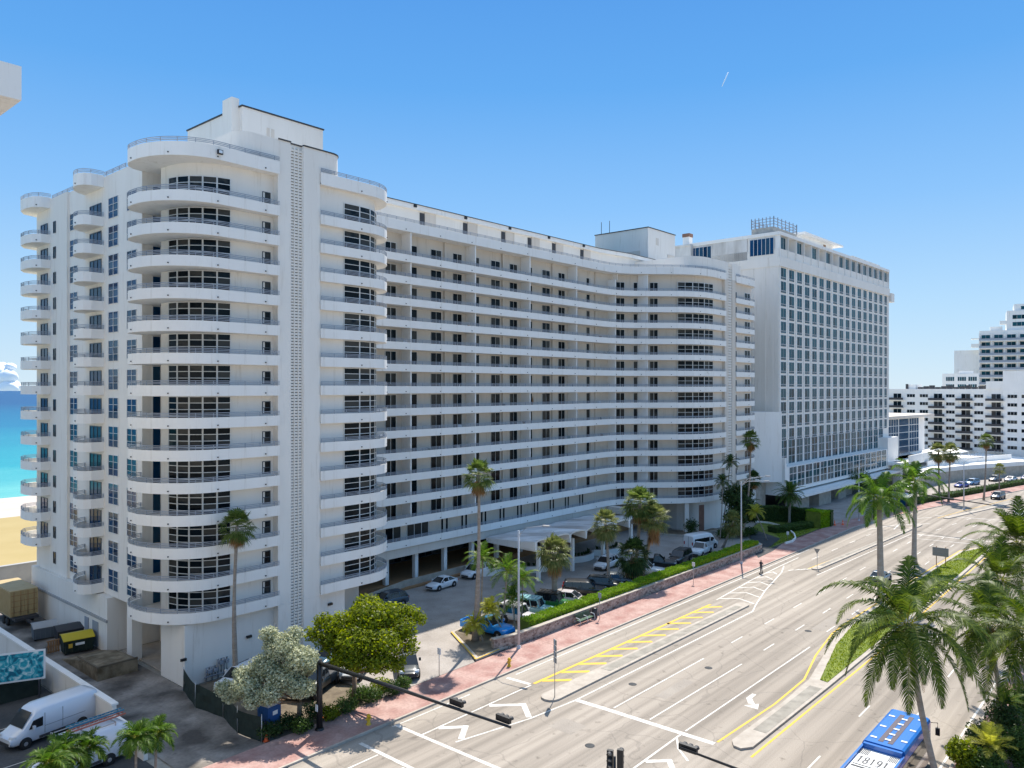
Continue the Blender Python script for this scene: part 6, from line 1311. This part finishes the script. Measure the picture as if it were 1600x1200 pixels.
mb.build('door', mat('tandoor', (.38, .28, .13), .7), ct)
mb = MB()
for x in (x0 + .35, x0 + 1.0, x0 + 1.7, x0 + 2.3): mb.tube([(x, y0 - .09, z0 + .1), (x, y0 - .09, z1 - .1)], .03, 5)
for zz in (1.6, 2.2, 2.8, 3.4): mb.box(x0 + .1, x1 - .1, y0 - .075, y0 - .051, zz, zz + .05)
mb.build('lock_rod', 'wood', ct)
r = empty('trailer', (28.8, 98, 0), 'dark flat trailer under the tan container', 'trailer'); mb = MB(); mb.box(27.5, 29.8, 94.6, 102.2, .85, 1.14); mb.box(28.5, 28.8, 92.4, 94.6, .7, .9); mb.build('chassis', 'darkgrey', r)
for y in (97, 98.2):
    for x in (27.5, 29.8): mb = MB(); mb.lathe([(.2, -.12), (.42, -.12), (.42, .12), (.2, .12)], 14, 0, (x, y, .43), axis='x'); mb.build('wheel', 'rubber', r)
def dumpster(label, x, y, rz, L, W_, H_, body, lid, group='waste containers in the alley'):
    r = empty('dumpster', (x, y, .02), label, 'dumpster', group, rz=R(rz), local=True); mb = MB(); l, w_ = L / 2, W_ / 2
    mb.add([(-l * .95, -w_ * .8, .15), (l * .95, -w_ * .8, .15), (l * .95, w_ * .8, .15), (-l * .95, w_ * .8, .15), (-l, -w_, H_ * .78), (l, -w_, H_ * .78), (l, w_, H_), (-l, w_, H_)], [(0, 3, 2, 1), (0, 1, 5, 4), (1, 2, 6, 5), (2, 3, 7, 6), (3, 0, 4, 7), (4, 5, 6, 7)])
    for k in range(5): x_ = -l + .2 + k * (L - .4) / 4; mb.box(x_ - .04, x_ + .04, -w_ - .05, -w_ * .86, .2, H_ * .74)
    mb.build('bin', body, r); mb = MB(); mb.hexa([(-l - .04, -w_ - .06, H_ * .78 + .01), (l + .04, -w_ - .06, H_ * .78 + .01), (l + .04, w_ * .3, H_ + .01), (-l - .04, w_ * .3, H_ + .01), (-l - .04, -w_ - .06, H_ * .78 + .07), (l + .04, -w_ - .06, H_ * .78 + .07), (l + .04, w_ * .3, H_ + .08), (-l - .04, w_ * .3, H_ + .08)])
    mb.hexa([(-l - .04, w_ * .3, H_ + .01), (l + .04, w_ * .3, H_ + .01), (l + .04, w_ + .06, H_ - .08), (-l - .04, w_ + .06, H_ - .08), (-l - .04, w_ * .3, H_ + .08), (l + .04, w_ * .3, H_ + .08), (l + .04, w_ + .06, H_ - .02), (-l - .04, w_ + .06, H_ - .02)]); mb.build('lid', lid, r)
    for k in range(4): mb = MB(); mb.lathe([(.02, -.04), (.1, -.04), (.1, .04), (.02, .04)], 8, 0, ((-l * .85 if k % 2 else l * .85), (-w_ * .7 if k < 2 else w_ * .7), .1), axis='y'); mb.build('caster', 'rubber', r)
    return r
d = dumpster('dark green dumpster with a bright yellow lid', 29.3, 82.3, -8, 2.7, 1.7, 1.75, 'net', mat('yellowlid', (.55, .42, .02), .5))
mb = MB(); mb.box(-.35, .45, -.93, -.915, .85, 1.1); mb.build('label', 'whiteplastic', d); mb = MB(); mb.box(-.95, -.6, -.93, -.915, .7, 1.1); mb.build('label', 'yellowpaint', d)
dumpster('grey metal dumpster left of the yellow-lidded one', 28.6, 89.2, -8, 2.2, 1.6, 1.6, mat('binblue', (.12, .15, .18), .6), 'grey'); dumpster('black dumpster between the grey and the yellow-lidded one', 29.9, 86.2, -6, 2.4, 1.6, 1.65, 'darkgrey', 'darkgrey')
r = empty('wooden_crate', (27.5, 83.4, 0), 'stacked wooden pallets leaning beside the yellow-lidded dumpster', 'pallet'); mb = MB()
for k in range(5): mb.box(27.0 + k * .22, 27.14 + k * .22, 83.3, 83.4, .1, 1.3)
for zz in (.15, .7, 1.2): mb.box(26.95, 28.1, 83.4, 83.5, zz, zz + .12)
mb.build('slats', 'wood', r)
r = empty('loading_ramp', (29.5, 76, 0), 'stained concrete loading ramp block in the alley', 'ramp'); mb = MB()
mb.add([(27.4, 72.4, 0), (30.9, 72.4, 0), (30.9, 81, 0), (27.4, 81, 0), (27.4, 72.4, 1.15), (30.9, 72.4, 1.15), (30.9, 77, .9), (27.4, 77, .9), (30.9, 81, .02), (27.4, 81, .02)], [(0, 1, 5, 4), (4, 5, 6, 7), (7, 6, 8, 9), (1, 2, 8, 6, 5), (3, 0, 4, 7, 9)])
mb.build('ramp_block', mat('rampstain', (.10, .07, .035), .95, (.30, .24, .16), .8, 1.6, bump=.3), r)
mb = MB(); mb.box(27.35, 27.5, 72.35, 77, 1.15, 1.3); mb.box(27.5, 30.9, 72.35, 72.5, 1.151, 1.3); mb.build('kerb_rail', 'dirt', r)
# mesh fence around the construction bed
r = empty('mesh_fence', (31.2, 64, 0), 'black mesh construction fence around the corner planting bed', 'fence'); mb = MB()
fp = [(31.4, 64.6), (30.4, 60.5), (30.9, 57.0), (30.2, 53.6), (30.6, 50.9)]
vs = []; path = densify(fp, .5)
for i, (x, y) in enumerate(path):
    b_ = .09 * math.sin(i * 1.3); sg = .18 * abs(math.sin(i * .35)); vs.append([(x + b_ * .3, y, .05), (x + b_ + .05, y, .7), (x - b_, y, 1.3), (x, y, 1.95 - sg)])
for i in range(len(vs) - 1):
    for k in range(3): mb.add([vs[i][k], vs[i + 1][k], vs[i + 1][k + 1], vs[i][k + 1], *[(p[0] + .02, p[1], p[2]) for p in (vs[i][k], vs[i + 1][k], vs[i + 1][k + 1], vs[i][k + 1])]], [(0, 1, 2, 3), (7, 6, 5, 4)], 0, True)
mb.build('mesh_screen', 'net', r)
for p in fp: mb = MB(); mb.tube([(*p, 0), (*p, 2.1)], .035, 6); mb.build('post', 'steel', r)
r = empty('portable_toilet', (31.9, 52.0, .05), 'dark blue portable toilet behind the mesh fence', 'portable toilet', rz=R(8), local=True); mb = MB(); mb.box(-.6, .6, -.6, .6, .1, 2.15); 
for k in range(5): mb.box(-.62, -.601, -.5 + k * .22, -.42 + k * .22, .2, 2.05)
mb.build('cabin', 'portablue', r); mb = MB(); mb.hexa([(-.66, -.66, 2.151), (.66, -.66, 2.151), (.66, .66, 2.151), (-.66, .66, 2.151), (-.5, -.5, 2.4), (.5, -.5, 2.4), (.5, .5, 2.4), (-.5, .5, 2.4)]); mb.build('roof', 'lightgrey', r)
mb = MB(); mb.box(-.45, .45, -.64, -.601, .15, 2.05); dr = mb.build('door', 'portablue', r); mb = MB(); mb.box(-.2, .25, -.655, -.641, 1.45, 1.75); mb.build('label', 'whiteplastic', r)
# billboard with a swimming-pool picture
bb = empty('billboard', (21.4, 71, 0), 'low billboard with a turquoise water picture and white frame', 'billboard', rz=R(0), local=False)
a_, b_ = Vector((19.2, 72.9)), Vector((22.9, 71.2))
mb = MB(); mb.bar(tuple(a_), tuple(b_), 1.9, 4.35, -.06, .0)
mb.build('frame', 'whiteplastic', bb)
pm = bpy.data.materials.new('poolprint'); pm.use_nodes = True; n = pm.node_tree; b = n.nodes['Principled BSDF']; tc = n.nodes.new('ShaderNodeTexCoord'); wv = n.nodes.new('ShaderNodeTexNoise'); wv.inputs['Scale'].default_value = 1.6; wv.inputs['Detail'].default_value = 6; wv.inputs['Distortion'].default_value = 1.5
n.links.new(tc.outputs['Object'], wv.inputs[0]); cr = n.nodes.new('ShaderNodeValToRGB'); cr.color_ramp.elements[0].color = (.0, .12, .2, 1); cr.color_ramp.elements[0].position = .38; cr.color_ramp.elements[1].color = (.6, .75, .75, 1); cr.color_ramp.elements[1].position = .66; k = cr.color_ramp.elements.new(.52); k.color = (.02, .38, .48, 1)
n.links.new(wv.outputs[0], cr.inputs[0]); n.links.new(cr.outputs[0], b.inputs['Base Color'])
d_ = (b_ - a_).normalized(); mb = MB(); mb.bar(tuple(a_ + d_ * .14), tuple(b_ - d_ * .14), 2.04, 4.21, .001, .02); mb.build('picture', pm, bb)
mb = MB()
for p in (a_ + d_ * .4, b_ - d_ * .4): mb.box(p.x - .06, p.x + .06, p.y + .08, p.y + .2, 0, 4)
mb.build('post', 'darkgrey', bb)
r = empty('lot_hedge', (20, 75, 0), 'dark green screening box behind the billboard', 'planter'); mb = MB(); mb.box(18.5, 23.2, 73.2, 76.5, 0, 1.9); mb.build('screen', 'net', r)
r = empty('picket_gate', (23.5, 78, 0), 'small white picket gate above the billboard', 'gate'); mb = MB()
for k in range(9): x = 21.8 + k * .26; mb.box(x, x + .07, 77.9, 77.97, .3, 2.2)
mb.box(21.8, 23.95, 77.98, 78.02, .5, .6); mb.box(21.8, 23.95, 77.98, 78.02, 1.8, 1.9); mb.build('pickets', 'whiteplastic', r)
pk = MB(); line(pk, [(10, 60.6), (21.5, 60.9)], .1, .008); line(pk, [(12, 67.4), (22.5, 68)], .1, .008); pk.build('parking_line', 'whitepaint', kind='structure')
# curved exit kerb near the lawn
def gp(u, v): return onray(u, v, 31330 / (v - 606))[:2]
sheet('exit_lane', [[gp(1180, 819), gp(1213, 824), gp(1236, 836), gp(1238, 845), gp(1222, 851), gp(1208, 862), gp(1185, 873), gp(1176, 862), gp(1172, 838)]], .136, 'asphalt')
r = empty('exit_kerb', (*gp(1240, 842), 0), 'curved white kerb around the shaded exit lane', 'kerb'); mb = MB(); mb.wall([gp(1180, 817), gp(1200, 819), gp(1218, 823.5), gp(1232, 830), gp(1240, 837), gp(1242, 843), gp(1237, 848), gp(1226, 851)], .1, .42, .22); mb.build('kerb_wall', 'stucco2', r)
G_ = 'iron manhole covers in the road'
for i, (x, y, lab) in enumerate(((66, 33.2, 'dark round manhole cover in the middle lane'), (58, 36.4, 'round manhole cover close to the long island'), (83, 30.2, 'round manhole cover beyond the turn arrow'), (46, 32.5, 'manhole cover inside the junction'), (72, 17.5, 'manhole cover in the right carriageway near the bus'))):
    r = empty('manhole_cover', (x, y, 0), lab, 'manhole cover', G_); mb = MB(); mb.lathe([(.36, .002), (.36, .012), (.3, .016)], 20, 0, (x, y, 0)); mb.build('cover', 'asphalt', r)
# things on balconies ------------------------------------------------
def small_plant(label, x, y, z, h=1.1):
    r = empty('potted_plant', (x, y, z), label, 'potted plant', 'potted plants on balconies'); mb = MB(); mb.lathe([(.16, z), (.22, z + .35)], 10, 0, (x, y, 0)); mb.build('pot', 'brick', r); c = MB()
    for i in range(14): frond(c, (x, y, z + .35), i * 2.4, R(rv(25, 80)), h * rv(.7, 1), 7, .3, .06, .4, 1.6, .012)
    c.build('leaves', ['leaf_dark', 'leaf_dark'], r)
for x, y, k, lab, h in ((112.8, 76.0, 9, 'potted palm on a balcony near the inner corner of the slab, high up', 1.9), (34.2, 71.8, 7, 'spreading potted palm on the corner loggia near half height', 1.8), (100.5, 76.2, 2, 'dark potted plant on a low balcony above the canopy', 1.4), (88.6, 76.2, 2, 'potted plant left of the canopy on a low balcony', 1.3), (70.8, 76.2, 4, 'potted plant near the first party wall on a low balcony', 1.3), (128, 65.0, 8, 'small plant on the curved far balcony', .9)): small_plant(lab, x, y, lev(k) + .19, h)
def chair_set(label, x, y, z, c):
    r = empty('patio_table', (x, y, z), label, 'patio table', 'patio furniture on balconies'); mb = MB(); mb.lathe([(.45, z + .70), (.45, z + .74)], 14, 0, (x, y, 0)); mb.build('table_top', c, r); mb = MB(); mb.tube([(x, y, z), (x, y, z + .7)], .04, 6); mb.lathe([(.25, z), (.25, z + .03)], 10, 0, (x, y, 0)); mb.build('pedestal', 'darkgrey', r)
i = 0
for x, k, lab in ((71.5, 3, 'round table on the slab balcony, third level, near the first party wall'), (83, 3, 'round table on the third-level balcony behind the tall palm'), (86.5, 6, 'round table on the slab balcony at the middle height'), (97, 5, 'round table on a middle balcony above the canopy right end'), (70.2, 2, 'round white table on the second-level balcony beside the curved tower'), (106, 8, 'round table high on the slab balcony toward the inner corner')):
    chair_set(lab, x, 76.1, lev(k) + .19, 'whiteplastic' if i % 2 else 'bluerail'); i += 1
ORD = ['', 'first', 'second', 'third', 'fourth', 'fifth', 'sixth', 'seventh', 'eighth', 'ninth', 'tenth', 'eleventh', 'twelfth', 'thirteenth']
BAY = ['left of its first party wall', 'between its first and second party walls', 'between its second and third party walls', 'between its third and fourth party walls', 'right of its fourth party wall']
cp = empty('patio_chair', (0, 0, 0), 'chair', 'patio chair', 'patio chairs on the long facade balconies', local=True)
mb = MB(); mb.box(-.26, .26, -.26, .26, .4, .46); mb.build('seat', 'whiteplastic', cp)
mb = MB(); mb.add([(-.26, .22, .46), (.26, .22, .46), (.26, .34, 1.02), (-.26, .34, 1.02), (-.26, .27, .46), (.26, .27, .46), (.26, .39, 1.02), (-.26, .39, 1.02)], [(0, 1, 2, 3), (7, 6, 5, 4), (0, 3, 7, 4), (1, 5, 6, 2), (3, 2, 6, 7)]); mb.build('backrest', 'whiteplastic', cp)
for a_x in (-.22, .22):
    for a_y in (-.22, .22): mb = MB(); mb.tube([(a_x, a_y, 0), (a_x, a_y, .4)], .02, 5); mb.build('leg', 'steel', cp)
seen = set(); first = True
while len(seen) < 54:
    b_i = random.randrange(5); k = random.randrange(1, 13)
    if (b_i, k) in seen: continue
    seen.add((b_i, k)); ci = random.randrange(4); cc_ = cp if first else copy_tree(cp); first = False
    cc_.location = (57.5 + b_i * 12.1 + rv(2, 10), rv(75.9, 76.6), lev(k) + .185); cc_.rotation_euler.z = rv(-2.5, 2.5)
    cc_['label'] = ['white', 'dark', 'wooden', 'green'][ci] + ' patio chair, ' + ORD[k] + ' long balcony up, ' + BAY[b_i]
    for ch in cc_.children:
        if not ch.name.startswith('leg'): ch.material_slots[0].link = 'OBJECT'; ch.material_slots[0].material = M[['whiteplastic', 'darkgrey', 'wood', 'benchgreen'][ci]]
r = empty('patio_umbrella', (92.2, 76.0, lev(6) + .2), 'closed brown patio umbrella leaning on a slab balcony', 'umbrella'); mb = MB(); zz = lev(6) + .2; mb.tube([(92.2, 76, zz), (92.2, 76, zz + .5), (92.3, 76, zz + 1.2), (92.35, 76, zz + 2.1)], [.03, .05, .16, .03], 8); mb.build('canopy', 'wood', r)

# sky things --------------------------------------------------------------
def blob_cloud(label, parts_):
    mb = MB()
    for (cx, cy, cz, r_) in parts_:
        n1, n2 = 10, 14; vs = []; 
        for i in range(n1 + 1):
            th = pi * i / n1
            for j in range(n2): ph = 2 * pi * j / n2; q = r_ * (1 + .12 * math.sin(ph * 3 + cx) * math.sin(th * 4)); vs.append((cx + q * math.sin(th) * math.cos(ph), cy + q * math.sin(th) * math.sin(ph), cz + q * .7 * math.cos(th)))
        mb.add(vs, [(i * n2 + j, (i + 1) * n2 + j, (i + 1) * n2 + (j + 1) % n2, i * n2 + (j + 1) % n2) for i in range(n1) for j in range(n2)], 0, True)
    o = mb.build('cloud', 'cloudm'); tag(o, label, 'cloud', kind='structure'); return o
cl = []
for i in range(120):
    u = rv(-120, 24); top = 553 + abs(u - 4) * (.35 if u < 4 else 1.6) + 6 * math.sin(u * .25)
    v_ = rv(top + 6, 606); p = onray(u, v_, 9000 + rv(-300, 500)); cl.append((*p, rv(60, 115) * (1 if v_ > top + 14 else .6)))
blob_cloud('white cumulus cloud low over the sea at the left', cl)
ct_ = MB(); a = onray(1128, 135, 22000); b = onray(1138, 113, 22000); ct_.tube([a, tuple((Vector(a) + Vector(b)) / 2), b], [9, 16, 13], 6); tag(ct_.build('contrail', 'cloudm'), 'short white contrail streak high in the sky', 'cloud', kind='structure')
print('verts', sum(len(o.data.vertices) for o in scn.objects if o.type == 'MESH'))
